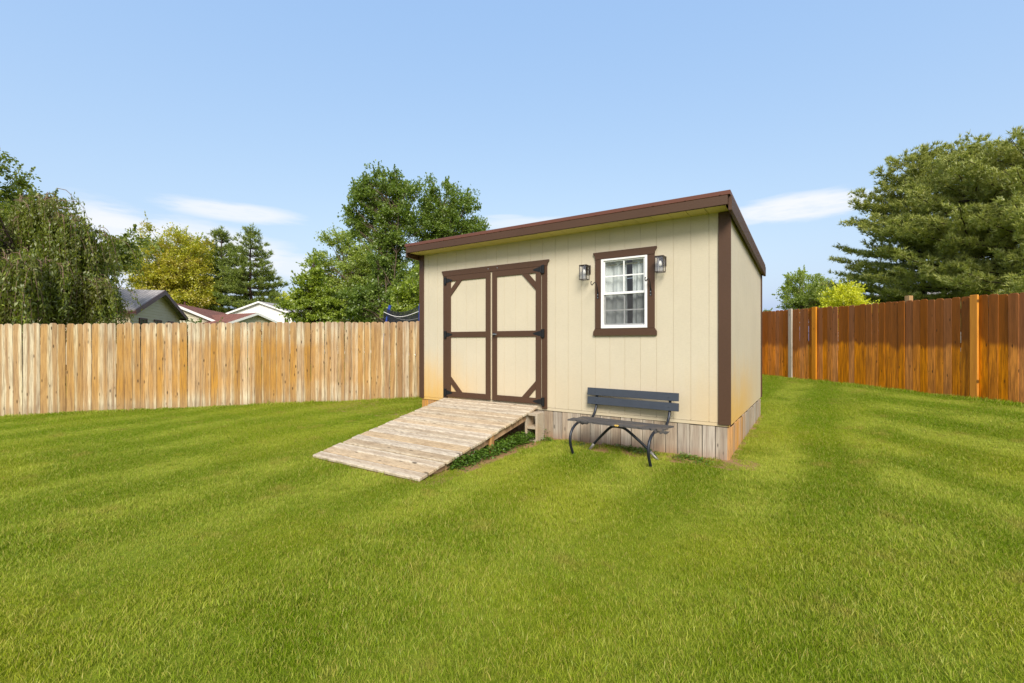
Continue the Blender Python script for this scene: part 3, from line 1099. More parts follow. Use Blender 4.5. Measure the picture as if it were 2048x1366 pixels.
lf = thing('picket_fence', 'pale honey-coloured dog-ear picket fence behind the shed doors side of the lawn', 'fence')
dl = (F_L1 - F_L0).normalized()
pick = [picket_mesh('picket', .1395 + .001 * k, 1.84, .018, .034 + .002 * k, M['picket']) for k in range(4)]
start = F_L0 - dl * 3.6
corner_t = ((F_R1.x - start.x) / dl.x) + .35
x = 0
rg = random.Random(11)
angl = math.atan2(dl.y, dl.x)
k = 0
lf_end = start + dl * (corner_t - .05)
while x < corner_t - .05:
    p = start + dl * x
    z = float(gz(p.x, p.y))
    link('picket', pick[k % 4], lf, (p.x, p.y, z - .012 + rg.uniform(-.010, .010)), (rg.uniform(-.006, .006), rg.uniform(-.006, .006), angl + rg.uniform(-.02, .02)), (1, 1, 1 + rg.uniform(-.004, .004)))
    x += .1440 + rg.uniform(-.001, .0015)
    k += 1
for zo in (.28, .95, 1.6):
    rail_run(lf, start, lf_end, zo, M['rail'], .032)
nrm = Vector((-dl.y, dl.x))
for i in range(10):
    p = start + dl * (corner_t * i / 9.02) + nrm * .1
    MB().box(-.045, .045, -.045, .045, -.2, 1.72, .004).build('fence_post', M['rail'], lf, (p.x, p.y, float(gz(p.x, p.y))), (0, 0, angl))

rf = thing('stained_fence', 'dark brown and orange stained dog-ear fence along the side of the lawn', 'fence')
dr = (F_R1 - F_R0).normalized()
pick = [picket_mesh('picket', .134 + .0015 * k, 1.83, .018, .025 + .002 * k, M['red_picket']) for k in range(4)]
s0 = F_R0 - dr * 4.2
Lr = (F_R1 - s0).length + .12
angr = math.atan2(dr.y, dr.x)
nrm_r = Vector((dr.y, -dr.x))        # away from the lawn


def along_px(u):
    """distance along the right fence of the picture column u"""
    k_ = (u - 1024) / FPX
    t_ = (k_ * s0.y - s0.x) / (dr.x - k_ * dr.y)
    return t_


posts = {along_px(1951.5): ('fence_post', 'orange_post', .118), along_px(1631): ('fence_post', 'orange_post', .125), along_px(1583): ('fence_post', 'grey_post', .112)}
x = 0
k = 0
while x < Lr:
    wv_ = .139
    p = s0 + dr * x
    z = float(gz(p.x, p.y))
    link('picket', pick[k % 4], rf, (p.x, p.y, z - .005 + rg.uniform(-.008, .008)), (rg.uniform(-.006, .006), rg.uniform(-.005, .005), angr + rg.uniform(-.02, .02)), (1, 1, 1 + rg.uniform(-.006, .006)))
    x += wv_ + (rg.uniform(.003, .007) if rg.random() < .12 else rg.uniform(-.001, .001))
    k += 1
for t_, (nm, mm, ww) in posts.items():
    p = s0 + dr * t_
    z = float(gz(p.x, p.y))
    MB().box(-ww / 2, ww / 2, -.02, .02, -.15, 1.842, .005).build(nm, M[mm], rf, (p.x - nrm_r.x * .034, p.y - nrm_r.y * .034, z), (0, 0, angr))
for zo in (.3, .95, 1.58):
    rail_run(rf, s0, s0 + dr * Lr, zo, M['rail'], -.075)
p = s0 + dr * along_px(1812) + nrm_r * .07
MB().box(-.05, .05, -.045, .045, -.2, 1.93, .005).build('fence_post', M['rail'], rf, (p.x, p.y, float(gz(p.x, p.y))), (0, 0, angr))

# ------------------------------------------------------------------ houses beyond the fences
def shingle(name, c0, c1):
    m_, s = mat(name)
    o = s.obj()
    P_ = s.pos()
    br = s.n('ShaderNodeTexBrick')
    s.put(br.inputs['Vector'], s.sc(o, (1, 1, 1)))
    br.inputs['Scale'].default_value = 1
    br.inputs['Brick Width'].default_value = .35
    br.inputs['Row Height'].default_value = .16
    br.inputs['Mortar Size'].default_value = .012
    br.inputs['Color1'].default_value = lin(c0)
    br.inputs['Color2'].default_value = lin(c1)
    br.inputs['Mortar'].default_value = lin([v * .6 for v in c0])
    n_ = s.noise(P_, 1.2, 4)
    s.principled(s.mix(s.ss(n_, .3, .8, 0, .4), br.outputs[0], lin([v * .82 for v in c0])), .95, None, .1)
    return m_


M['shingle_grey'] = shingle('grey_shingles', (178, 170, 164), (150, 144, 140))
M['shingle_brown'] = shingle('brown_shingles', (142, 98, 84), (122, 82, 72))
M['shingle_blue'] = shingle('slate_shingles', (112, 118, 124), (96, 102, 108))
M['siding_beige'] = paint('beige_siding', (196, 182, 152), .6)
M['siding_white'] = paint('white_siding', (236, 234, 228), .6, .05)
M['siding_cream'] = paint('pale_siding', (206, 198, 172), .6)
M['trim_brown'] = paint('dark_brown_trim', (88, 52, 44), .5)
M['trim_white'] = paint('white_trim', (232, 230, 224), .5, .04)
M['house_glass'] = plain('house_glass', (40, 44, 50), .12, 0, .8)


def house(name, label, loc, rz, wd, ln, eave, ridge, wallm, roofm, trimm, over=.35, course=.2, windows=(), base=None, fascia=.2):
    """gable house: the gable wall lies on local y=0 and spans x -wd/2..wd/2, the ridge runs along +y"""
    h = thing(name, label, 'house', loc, rz)
    pitch = (ridge - eave) / (wd / 2)
    b = MB()
    b.prism([(-wd / 2, 0), (wd / 2, 0), (wd / 2, eave), (0, ridge), (-wd / 2, eave)], .03, ln)
    b.build('wall', wallm, h)
    z = .1
    while z < ridge - .12:                    # lap siding on the gable, one board per course
        zt_ = z + course
        def half(zz):
            return wd / 2 if zz < eave else max(.03, wd / 2 * (ridge - zz) / (ridge - eave))
        if zt_ > 1.5:
            b = MB()
            x0, x1 = half(z), half(min(zt_, ridge - .02))
            b.add([(-x0, -.012, z), (x0, -.012, z), (x1, .012, zt_), (-x1, .012, zt_), (-x0, .03, z), (x0, .03, z), (x1, .03, zt_), (-x1, .03, zt_)],
                  [(0, 1, 2, 3), (4, 7, 6, 5), (0, 4, 5, 1), (1, 5, 6, 2), (2, 6, 7, 3), (3, 7, 4, 0)])
            b.build('siding_board', wallm, h)
        z = zt_
    rf_ = thing('roof', None, None, parent=h)
    sl_ = math.hypot(wd / 2 + over, (wd / 2 + over) * pitch)
    for sg in (-1, 1):
        b = MB()
        xe, ze = sg * (wd / 2 + over), ridge - (wd / 2 + over) * pitch
        b.box(0, sl_, -over, ln + over, 0, .08)
        o_ = b.build('roof_slope', roofm, rf_, (0, 0, ridge + .02))
        a_ = math.atan(pitch)
        o_.rotation_euler = (0, a_, 0) if sg > 0 else (0, math.pi - a_, 0)
        if sg < 0:
            o_.location.z = ridge + .10
            o_.location.x = -.03
        b = MB()
        pts = [(0, ridge + .10), (xe, ze + .10), (xe, ze + .10 - fascia), (0, ridge + .10 - fascia)]
        b.prism(pts, -over - .04, -over - .002)
        b.build('rake_board', trimm, rf_)
        b = MB()
        b.box(min(xe, xe - sg * .03), max(xe, xe - sg * .03), -over, ln + over, ze - .10, ze + .06)
        b.build('eave_board', trimm, rf_)
    for (x0, x1, z0, z1) in windows:
        w_ = thing('window', None, None, parent=h)
        b = MB()
        e = .07
        b.box(x0 - e, x1 + e, -.045, -.013, z1, z1 + e)
        b.box(x0 - e, x1 + e, -.045, -.013, z0 - e, z0)
        b.box(x0 - e, x0, -.044, -.013, z0, z1)
        b.box(x1, x1 + e, -.044, -.013, z0, z1)
        b.box((x0 + x1) / 2 - .025, (x0 + x1) / 2 + .025, -.043, -.013, z0, z1)
        b.build('frame', M['trim_white'] if trimm is not M['trim_brown'] else M['trim_brown'], w_)
        MB().box(x0, x1, -.03, -.0135, z0, z1).build('pane', M['house_glass'], w_)
    return h, rf_


def gb(X, Y):
    return float(gz(X, Y))


# beige gable house: gable wall from its near corner to its far corner
p1, p2 = Vector((at(256, 24), 24)), Vector((at(362, 31.5), 31.5))
mid = (p1 + p2) / 2
wd_ = (p2 - p1).length - .5
ang_ = math.atan2((p2 - p1).y, (p2 - p1).x)
zb0 = gb(mid.x, mid.y)
house('beige_house', 'beige lap-siding house with grey shingles and dark brown rake boards', (mid.x, mid.y, zb0), ang_, wd_, 9, 3.1 - zb0, 4.42 - zb0,
      M['siding_beige'], M['shingle_grey'], M['trim_brown'], .35, .17, [(-2.6, -1.7, 1.2, 2.62), (-.6, .4, 1.2, 2.62), (1.6, 2.5, 1.2, 2.62)], fascia=.26)
# brown-roofed bungalow: long roof running away, plus a wing with its gable end to the right
X, Y = at(372, 37), 37
hb, rb = house('brown_roof_house', 'low bungalow with brown shingle roof and white fascia', (at(345, 37), 37, 0), R(16.7), 8.2, 13, 2.62, 4.48,
               M['siding_cream'], M['shingle_brown'], M['trim_white'], .3, .2)
MB().tube([(-.5, 4, 4.45), (-.5, 4, 4.95)], .07, 8).build('vent_pipe', M['trim_brown'], rb)
MB().tube([(-.7, 6.5, 4.4), (-.7, 6.5, 4.8)], .05, 8).build('vent_pipe', M['trim_brown'], rb)
house('brown_roof_wing', 'brown shingled garage wing with white rakes beside the white house', (at(511, 38), 38, 0), R(62), 5.2, 6.5, 2.75, 3.72,
      M['siding_cream'], M['shingle_brown'], M['trim_white'], .3, .2, fascia=.18)
hw, rw = house('white_house', 'bright white gabled house with grey roof edge', (at(520, 54), 54, 0), R(-4), 7.8, 11, 4.75, 6.1,
               M['siding_white'], M['shingle_grey'], M['trim_white'], .3, .22, [(3.0, 3.5, 2.2, 4.2)], fascia=.2)
MB().tube([(3.9, .2, 4.9), (3.9, .2, 5.7)], .03, 8).build('aerial_mast', M['steel'], rw)
b = MB()
b.tube([(3.9, .1, 5.7), (3.9, 0, 5.72), (3.9, -.08, 5.74)], [.05, .28, .36], 14, False)
b.build('satellite_dish', M['siding_cream'], rw)
house('slate_roof_house', 'small house with slate blue roof behind the young shade tree', (at(626, 52), 52, 0), R(-35), 6, 8, 3.2, 4.5, M['siding_white'], M['shingle_blue'], M['trim_white'], .3, .25)
house('pine_shaded_house', 'pale house with grey roof standing behind the tall pines', (at(2010, 36), 36, 0), R(20), 9, 12, 3.6, 5.9, M['siding_white'], M['shingle_grey'], M['trim_white'], .4, .22, [(-3, -2, 1.5, 3), (1, 2.2, 1.5, 3)])

# ------------------------------------------------------------------ trampoline
tx, ty = at(845, 16.3), 16.3
tz = gb(tx, ty)
tramp = thing('trampoline', 'trampoline with dark safety net and blue padded pole behind the fence', 'trampoline', (tx, ty, tz))
M['blue_pad'] = plain('blue_pad', (28, 62, 150), .5)
M['black_mat'] = plain('black_mat', (24, 24, 26), .8)
m_, s = mat('safety_net')
tr = s.n('ShaderNodeBsdfTransparent')
df = s.n('ShaderNodeBsdfDiffuse')
s.put(df.inputs[0], s.mix(s.noise(s.pos(), 200, 1), lin((30, 31, 34)), lin((56, 58, 62))))
mx = s.n('ShaderNodeMixShader')
mx.inputs[0].default_value = .72
s.t.links.new(tr.outputs[0], mx.inputs[1])
s.t.links.new(df.outputs[0], mx.inputs[2])
s.out(mx.outputs[0])
M['net'] = m_
TR = 1.45
ring = [(TR * math.cos(a), TR * math.sin(a), .85) for a in np.linspace(0, 2 * math.pi, 37)]
MB().tube(ring, .025, 8).build('frame_ring', M['steel'], tramp)
b = MB()
n_ = 36
for k in range(n_):
    a0, a1 = 2 * math.pi * k / n_, 2 * math.pi * (k + 1) / n_
    b.prism([(1.15 * math.cos(a0), 1.15 * math.sin(a0)), (TR * math.cos(a0), TR * math.sin(a0)), (TR * math.cos(a1), TR * math.sin(a1)), (1.15 * math.cos(a1), 1.15 * math.sin(a1))], .88, .91, 'z')
b.build('edge_pad', M['blue_pad'], tramp)
b = MB()
b.prism([(1.17 * math.cos(2 * math.pi * k / 36), 1.17 * math.sin(2 * math.pi * k / 36)) for k in range(36)], .86, .87, 'z')
b.build('jumping_mat', M['black_mat'], tramp)
pa0 = math.radians(218)
for k in range(6):
    a = pa0 + k * math.pi / 3
    ca, sa = math.cos(a), math.sin(a)
    lean = .12 if k == 0 else .0
    tp = [(1.52 * ca - .3 * lean, 1.52 * sa, .0), (1.52 * ca, 1.52 * sa, .9), (1.52 * ca + lean, 1.52 * sa, 1.6), (1.46 * ca + lean * 2, 1.46 * sa, 2.5)]
    MB().tube(tp, .02, 8).build('pole', M['steel'], tramp)
    MB().tube([(p_[0], p_[1], p_[2]) for p_ in tp[1:]], .045, 10).build('pole_sleeve', M['blue_pad'], tramp)
    b = MB()
    a2 = a + .2
    b.tube([(1.4 * math.cos(a + .12), 1.4 * math.sin(a + .12), .85), (1.4 * math.cos(a + .12), 1.4 * math.sin(a + .12), 0), (1.4 * math.cos(a + .5), 1.4 * math.sin(a + .5), 0), (1.4 * math.cos(a + .5), 1.4 * math.sin(a + .5), .85)], .02, 8)
    b.build('leg', M['steel'], tramp)
vs, fs = [], []
nn, nz_ = 72, 8
for j in range(nz_):
    for i in range(nn):
        a = 2 * math.pi * i / nn + pa0
        sag = .18 * abs(math.sin(3 * (a - pa0)))
        z = .92 + (2.44 - sag - .92) * j / (nz_ - 1)
        rr_ = TR - .04 - .12 * abs(math.sin(3 * (a - pa0))) * j / (nz_ - 1)
        vs.append((rr_ * math.cos(a), rr_ * math.sin(a), z))
for j in range(nz_ - 1):
    for i in range(nn):
        fs.append((j * nn + i, j * nn + (i + 1) % nn, (j + 1) * nn + (i + 1) % nn, (j + 1) * nn + i))
MB().add(vs, fs).build('safety_net', M['net'], tramp, smooth=True)
rope = [vs[(nz_ - 1) * nn + i % nn] for i in range(nn + 1)]
MB().tube([(p_[0] * 1.01, p_[1] * 1.01, p_[2] - .16) for p_ in rope], .009, 6).build('net_rope', M['trim_white'], tramp)

# ------------------------------------------------------------------ trees
RNG = np.random.default_rng(5)


def leaf_mat(name, c0, c1, c2, trans=.42, big=.9):
    """leaf colour differs per leaf and from bough to bough"""
    m_, s = mat(name)
    isl = s.island()
    o = s.obj()
    n_ = s.noise(o, big, 2)
    c = s.mix(isl, lin(c0), lin(c1))
    c = s.mix(s.ss(n_, .38, .66, 0, .8), c, lin(c2))
    c = s.mix(s.ss(s.m('FRACT', s.m('MULTIPLY', isl, 7.7)), .8, 1, 0, .5), c, lin([min(255, v * 1.3) for v in c1]))
    df = s.n('ShaderNodeBsdfDiffuse')
    s.put(df.inputs[0], c)
    tl = s.n('ShaderNodeBsdfTranslucent')
    s.put(tl.inputs[0], s.mix(.5, c, lin([min(255, c1[0] * 1.2), min(255, c1[1] * 1.25), c1[2] * .6])))
    mx = s.n('ShaderNodeMixShader')
    mx.inputs[0].default_value = trans
    s.t.links.new(df.outputs[0], mx.inputs[1])
    s.t.links.new(tl.outputs[0], mx.inputs[2])
    gl = s.n('ShaderNodeBsdfGlossy')
    gl.inputs['Roughness'].default_value = .45
    m2 = s.n('ShaderNodeMixShader')
    m2.inputs[0].default_value = .05
    s.t.links.new(mx.outputs[0], m2.inputs[1])
    s.t.links.new(gl.outputs[0], m2.inputs[2])
    s.out(m2.outputs[0])
    return m_


def bark(name, c):
    m_, s = mat(name)
    o = s.obj()
    n_ = s.noise(s.sc(o, (14, 14, 3)), 1, 4)
    s.principled(s.mix(n_, lin([v * .6 for v in c]), lin([min(255, v * 1.25) for v in c])), .95, s.bump(n_, .8, .02), .1)
    return m_


M['bark'] = bark('grey_bark', (104, 90, 76))
M['bark_dark'] = bark('dark_bark', (72, 60, 52))
M['twig'] = bark('pale_twig', (128, 106, 88))
LEAF = {
    'green': leaf_mat('green_leaves', (104, 126, 40), (158, 171, 57), (126, 143, 44)),
    'deep': leaf_mat('deep_green_leaves', (79, 104, 44), (134, 151, 62), (102, 124, 49)),
    'olive': leaf_mat('olive_leaves', (118, 138, 58), (168, 178, 84), (136, 150, 62)),
    'yellow': leaf_mat('yellowing_leaves', (145, 151, 40), (194, 188, 57), (160, 134, 55), .4),
    'lime': leaf_mat('lime_leaves', (181, 188, 40), (226, 222, 57), (199, 201, 42), .4),
    'willow': leaf_mat('weeping_leaves', (83, 102, 32), (134, 143, 51), (111, 111, 47)),
    'walnut': leaf_mat('drooping_leaves', (83, 100, 40), (134, 143, 55), (115, 124, 40)),
    'pine': leaf_mat('pine_needles', (113, 128, 62), (179, 177, 92), (145, 151, 70), .2),
    'pine_dark': leaf_mat('dark_pine_needles', (81, 104, 44), (143, 151, 62), (109, 126, 47), .2),
    'weed': leaf_mat('weed_leaves', (64, 96, 27), (102, 132, 42), (77, 107, 29), .3, 3),
}


def unit(v):
    return v / np.maximum(np.linalg.norm(v, axis=-1, keepdims=True), 1e-9)


def leaf_arrays(C, D, Nn, ln_, wd_):
    """diamond leaves: centre, axis, rough normal, length, width"""
    D = unit(D)
    S_ = unit(np.cross(D, Nn))
    ln_ = np.broadcast_to(np.asarray(ln_), (len(C),))[:, None]
    wd_ = np.broadcast_to(np.asarray(wd_), (len(C),))[:, None]
    bend = np.cross(S_, D) * ln_ * .12
    V = np.stack([C - D * ln_ / 2 - bend, C + S_ * wd_ / 2 + D * ln_ * .05, C + D * ln_ / 2 - bend, C - S_ * wd_ / 2 + D * ln_ * .05], 1).reshape(-1, 3)
    F = np.arange(len(V)).reshape(-1, 4)
    return V, F


def tubes_arrays(paths, k=5):
    """paths: list of (points (n,3), radii (n,))"""
    Vs, Fs, o = [], [], 0
    ang = np.arange(k) * 2 * np.pi / k
    for P_, r_ in paths:
        P_ = np.asarray(P_, float)
        t = unit(np.gradient(P_, axis=0))
        up = np.where(np.abs(t[:, 2:3]) < .9, np.array([[0, 0, 1.]]), np.array([[1., 0, 0]]))
        a = unit(np.cross(t, up))
        b_ = np.cross(t, a)
        ring = P_[:, None] + (a[:, None] * np.cos(ang)[None, :, None] + b_[:, None] * np.sin(ang)[None, :, None]) * np.asarray(r_)[:, None, None]
        n_ = len(P_)
        i0 = o + np.arange(n_ - 1)[:, None] * k + np.arange(k)[None]
        i1 = o + np.arange(n_ - 1)[:, None] * k + (np.arange(k)[None] + 1) % k
        Fs.append(np.stack([i0, i1, i1 + k, i0 + k], -1).reshape(-1, 4))
        Vs.append(ring.reshape(-1, 3))
        o += n_ * k
    return np.concatenate(Vs), np.concatenate(Fs)


def curve(p0, p1, sag, n_=7, wob=.0):
    t = np.linspace(0, 1, n_)[:, None]
    P_ = p0 * (1 - t) + p1 * t
    P_[:, 2:3] += sag * 4 * t * (1 - t)
    if wob:
        P_[1:-1] += RNG.normal(0, wob, (n_ - 2, 3))
    return P_


PUSH = 1.0      # trees further off are the same recipe, larger and set further back


def finish_tree(name, label, cat, loc, trunk_paths, barkm, LV, LF, leafm, group=None, extra=()):
    t = thing(name, label, cat, (loc[0] * PUSH, loc[1] * PUSH, gb(loc[0] * PUSH, loc[1] * PUSH)), 0, group)
    t.scale = (PUSH,) * 3
    if trunk_paths:
        V_, F_ = tubes_arrays(trunk_paths, 6)
        link('trunk', np_mesh('trunk', V_, F_, barkm, True), t)
    link('crown', np_mesh('crown', LV, LF, leafm), t)
    for nm, (V_, F_), mm in extra:
        link(nm, np_mesh(nm, V_, F_, mm), t)
    return t


def broadleaf(name, label, X, Y, lobes, leafm, n_clump, per, leaf=.13, cr=.5, trunk_r=.16, trunk_h=None, flat=.65, sprig=.5, cat='tree', barkm=None, lean=(0, 0), fill=2.4, stems=1, droop=0., up_lean=0.):
    """lobes: ellipsoids (cx, cy, cz, rx, ry, rz) relative to the trunk base"""
    per, leaf = int(per * 1.7), leaf * .8
    base_z = gb(X, Y)
    L_ = np.array(lobes, float)
    vol = L_[:, 3] * L_[:, 4] * L_[:, 5]
    pick_ = RNG.choice(len(L_), n_clump, p=vol / vol.sum())
    u = unit(RNG.normal(size=(n_clump, 3)))
    r_ = RNG.random(n_clump) ** (1 / fill)
    C = L_[pick_, :3] + u * r_[:, None] * L_[pick_, 3:] + RNG.normal(0, cr * .25, (n_clump, 3))
    cen = (L_[:, :3] * vol[:, None]).sum(0) / vol.sum()
    top = L_[:, 2].max()
    th_ = trunk_h if trunk_h else cen[2]
    paths = []
    tops = []
    for k_ in range(stems):
        off = np.array([0, 0, 0.]) if stems == 1 else np.array([RNG.normal(0, .25), RNG.normal(0, .25), 0])
        e = np.array([cen[0] * .6 + lean[0] + off[0] * 3, cen[1] * .6 + lean[1] + off[1] * 3, th_ * (1 + .15 * RNG.random())])
        tp = curve(off + np.array([0, 0, -.15]), e, 0, 9, .04)
        paths.append((tp, np.linspace(trunk_r, trunk_r * .35, 9) / (stems ** .5)))
        tops.append(tp)
    for c in C:
        tp = tops[RNG.integers(len(tops))]
        hd_ = np.hypot(*(c[:2] - tp[-1][:2]))
        zt_ = np.clip(c[2] - hd_ * .7 - .3, th_ * .3, th_ * 1.05)
        j = np.argmin(np.abs(tp[:, 2] - zt_))
        d_ = np.linalg.norm(c - tp[j])
        paths.append((curve(tp[j], c, .06 * d_, 6, .03 * d_), np.linspace(max(.018, trunk_r * .22), .008, 6)))
    # leaves: sub-clumps round every clump centre, plus sprigs that break the outline
    n_ = n_clump * per
    ci = np.repeat(np.arange(n_clump), per)
    sub = RNG.normal(0, 1, (n_clump, 6, 3)) * cr * .55
    sub[..., 2] *= flat
    si = RNG.integers(0, 6, n_)
    size = (.6 + .8 * RNG.random(n_clump))[ci]
    O = RNG.normal(0, cr * .33, (n_, 3))
    O[:, 2] *= flat
    Pn = C[ci] + (sub[ci, si] + O) * size[:, None]
    if droop:
        Pn[:, 2] -= droop * np.hypot(O[:, 0], O[:, 1]) ** 1.0 * 1.4
    out = unit(Pn - cen)
    D = unit(RNG.normal(0, .8, (n_, 3)) + out * .6 + np.array([0, 0, -.25 - droop]))
    Nn = unit(RNG.normal(0, .55, (n_, 3)) + out * .35 + np.array([0, 0, .7]))
    ls = leaf * (.65 + .7 * RNG.random(n_))
    V1, F1 = leaf_arrays(Pn, D, Nn, ls, ls * .62)
    ns = int(n_clump * sprig)
    if ns:
        w_ = (C - cen) / (L_[:, 3:].max(0))
        far = np.argsort(-np.linalg.norm(w_, axis=1))[:max(ns, 1)]
        k_ = 40
        d_ = unit(unit(C[far] - cen) + RNG.normal(0, .35, (len(far), 3)) + np.array([0, 0, .45 + up_lean]))
        ln2 = cr * (1.1 + 1.2 * RNG.random(len(far)))
        t = RNG.random((len(far), k_))
        Ps = C[far][:, None] + d_[:, None] * (t * ln2[:, None])[..., None] + RNG.normal(0, 1, (len(far), k_, 3)) * (cr * .16 * (1.15 - t))[..., None]
        Ps = Ps.reshape(-1, 3)
        Ds = unit(np.repeat(d_, k_, 0) + RNG.normal(0, .7, (len(Ps), 3)))
        l2 = leaf * (.6 + .6 * RNG.random(len(Ps)))
        V2, F2 = leaf_arrays(Ps, Ds, unit(RNG.normal(0, 1, (len(Ps), 3)) + np.array([0, 0, .5])), l2, l2 * .6)
        V1, F1 = np.concatenate([V1, V2]), np.concatenate([F1, F2 + len(V1)])
        for f_, dd, ll in zip(far, d_, ln2):
            paths.append((np.stack([C[f_], C[f_] + dd * ll * .5, C[f_] + dd * ll * .95]), np.array([.01, .007, .004])))
    return finish_tree(name, label, cat, (X, Y, base_z), paths, barkm or M['bark'], V1, F1, leafm)


def pine(name, label, X, Y, H, Rm, leafm, z0=.12, whorls=16, per=6, top_round=.55, tuft=.2, dens=1., needles=7, up=.12, seed=1, gapz=.25):
    """pine: whorls of near-level boughs, each carrying flat plates of needle tufts"""
    base_z = gb(X, Y)
    rng = np.random.default_rng(seed)
    paths = [(curve(np.array([0, 0, -.2]), np.array([rng.normal(0, .15), rng.normal(0, .15), H]), 0, 10, .04), np.linspace(.19, .03, 10) * (H / 10))]
    Tc, Td = [], []
    for wi in range(whorls):
        t = (wi + rng.random() * .7) / whorls
        z = H * (z0 + (1 - z0) * t)
        prof = (1 - t ** (1 / top_round * 1.2)) ** .75 * (.55 + .45 * min(1, (t + .05) / .2))
        for bi in range(per):
            a = bi * 2 * np.pi / per + wi * 2.4 + rng.normal(0, .25)
            ln_ = Rm * prof * (.62 + .55 * rng.random()) + .25
            if rng.random() < gapz * .5:
                continue
            p0 = np.array([0, 0, z])
            tip = np.array([np.cos(a) * ln_, np.sin(a) * ln_, z + ln_ * (up + .55 * t ** 2) + rng.normal(0, .12)])
            bp = curve(p0, tip, -.07 * ln_, 8, .03)
            paths.append((bp, np.linspace(.05, .012, 8) * (.5 + .5 * ln_ / Rm)))
            nsb = max(3, int(ln_ * 4.2))
            for q_ in range(nsb):
                s_ = .22 + .78 * (q_ + rng.random()) / nsb
                i_ = min(int(s_ * 7), 6)
                pp = bp[i_] + (bp[i_ + 1] - bp[i_]) * (s_ * 7 - i_)
                side = (1 if q_ % 2 else -1) * (.5 + .7 * rng.random())
                d_ = np.array([np.cos(a + side), np.sin(a + side), .12 + .2 * rng.random()])
                sl_ = (.22 + .38 * (1 - abs(s_ - .55))) * min(1., ln_ * .5) * (.7 + .7 * rng.random())
                nt = max(5, int(22 * sl_ * dens))
                tt = rng.random(nt) ** .7
                pts = pp + d_ * (tt * sl_)[:, None] + rng.normal(0, 1, (nt, 3)) * np.array([.09, .09, .075])
                Tc.append(pts)
                Td.append(np.tile(d_ * .7 + np.array([0, 0, .75]), (nt, 1)))
    # leader tufts
    nt = 40
    Tc.append(np.array([0, 0, H]) + rng.normal(0, 1, (nt, 3)) * np.array([.12, .12, .3]))
    Td.append(np.tile(np.array([0, 0, 1.]), (nt, 1)))
    Tc, Td = np.concatenate(Tc), np.concatenate(Td)
    n_ = len(Tc) * needles
    C = np.repeat(Tc, needles, 0)
    D = unit(np.repeat(Td, needles, 0) + rng.normal(0, .65, (n_, 3)))
    ln_ = tuft * (.6 + .6 * rng.random(n_))
    S_ = unit(np.cross(D, unit(rng.normal(size=(n_, 3)))))
    wd_ = (tuft * .085)
    V_ = np.stack([C - S_ * wd_, C + S_ * wd_, C + D * ln_[:, None]], 1).reshape(-1, 3)
    F_ = np.arange(len(V_)).reshape(-1, 3)
    # one island per tuft would be ideal; per needle is close enough at this size
    return finish_tree(name, label, 'pine tree', (X, Y, base_z), paths, M['bark_dark'], V_, F_, leafm)


def weeping(name, label, X, Y, Rm, H, n_limb, strands):
    """weeping tree: arching bare limbs with leafy strands hanging to the ground"""
    base_z = gb(X, Y)
    paths = [(curve(np.array([0, 0, -.2]), np.array([.1, 0, H * .62]), 0, 8, .06), np.linspace(.2, .12, 8))]
    twigs = []
    Ps, Ds = [], []
    heads = [(0, .1, 1.0), (.3, .62, .9), (1.3, .7, .84), (2.3, .6, .95), (3.2, .72, .85), (4.1, .68, .8), (4.75, .6, .92), (5.2, .85, .66), (5.75, .82, .7), (.05, .95, .62), (4.4, .95, .55)]
    for i in range(n_limb):
        ha, hr, hh_ = heads[i % len(heads)]
        a = ha + RNG.normal(0, .24)
        r_ = Rm * np.clip(hr + RNG.normal(0, .13), .1, 1.05)
        zt_ = H * hh_ * (.90 + .14 * RNG.random())
        p0 = np.array([.1, 0, H * (.40 + .22 * RNG.random())])
        p2 = np.array([np.cos(a) * r_, np.sin(a) * r_, zt_ - .55 * r_ / Rm])
        t = np.linspace(0, 1, 9)[:, None]
        pm = np.array([np.cos(a) * r_ * .5, np.sin(a) * r_ * .5, zt_ + .55])
        bp = p0 * (1 - t) ** 2 + 2 * pm * t * (1 - t) + p2 * t ** 2
        bp[1:-1] += RNG.normal(0, .06, (7, 3))
        paths.append((bp, np.linspace(.055, .012, 9)))
        for s_ in range(strands):
            f_ = .35 + .65 * RNG.random()
            j = min(int(f_ * 8), 7)
            st = bp[j] + (bp[j + 1] - bp[j]) * (f_ * 8 - j) + RNG.normal(0, .12, 3)
            out = np.array([np.cos(a), np.sin(a), 0]) * (.12 + .4 * RNG.random()) + RNG.normal(0, .22, 3) * np.array([1, 1, 0])
            ln_ = (.5 + 1.9 * RNG.random() ** 1.3) * H / 6.5
            ln_ = min(ln_, st[2] - .3)
            tt = np.linspace(0, 1, 8)[:, None]
            sp = st + out * np.sqrt(tt) + np.array([0, 0, -1]) * ln_ * tt ** 1.35 + np.array([0, 0, .18]) * np.sin(tt * 3.1)
            if s_ % 3:
                twigs.append((sp, np.linspace(.011, .004, 8)))
            bare = .1 + .6 * RNG.random() if st[2] > H * .6 else .05 + .3 * RNG.random()
            m2 = int(ln_ * 44)
            f2 = bare + (1 - bare) * RNG.random(m2)
            jj = np.minimum((f2 * 7).astype(int), 6)
            pt = sp[jj] + (sp[jj + 1] - sp[jj]) * (f2 * 7 - jj)[:, None] + RNG.normal(0, .06, (m2, 3))
            Ps.append(pt)
            Ds.append(np.tile(np.array([0, 0, -1.]), (m2, 1)) + RNG.normal(0, .5, (m2, 3)))
    P_, D_ = np.concatenate(Ps), np.concatenate(Ds)
    ls = .13 * (.6 + .7 * RNG.random(len(P_)))
    V_, F_ = leaf_arrays(P_, D_, unit(RNG.normal(0, 1, (len(P_), 3))), ls, ls * .34)
    return finish_tree(name, label, 'tree', (X, Y, base_z), paths, M['bark'], V_, F_, LEAF['willow'], extra=[('hanging_twigs', tubes_arrays(twigs, 4), M['twig'])])


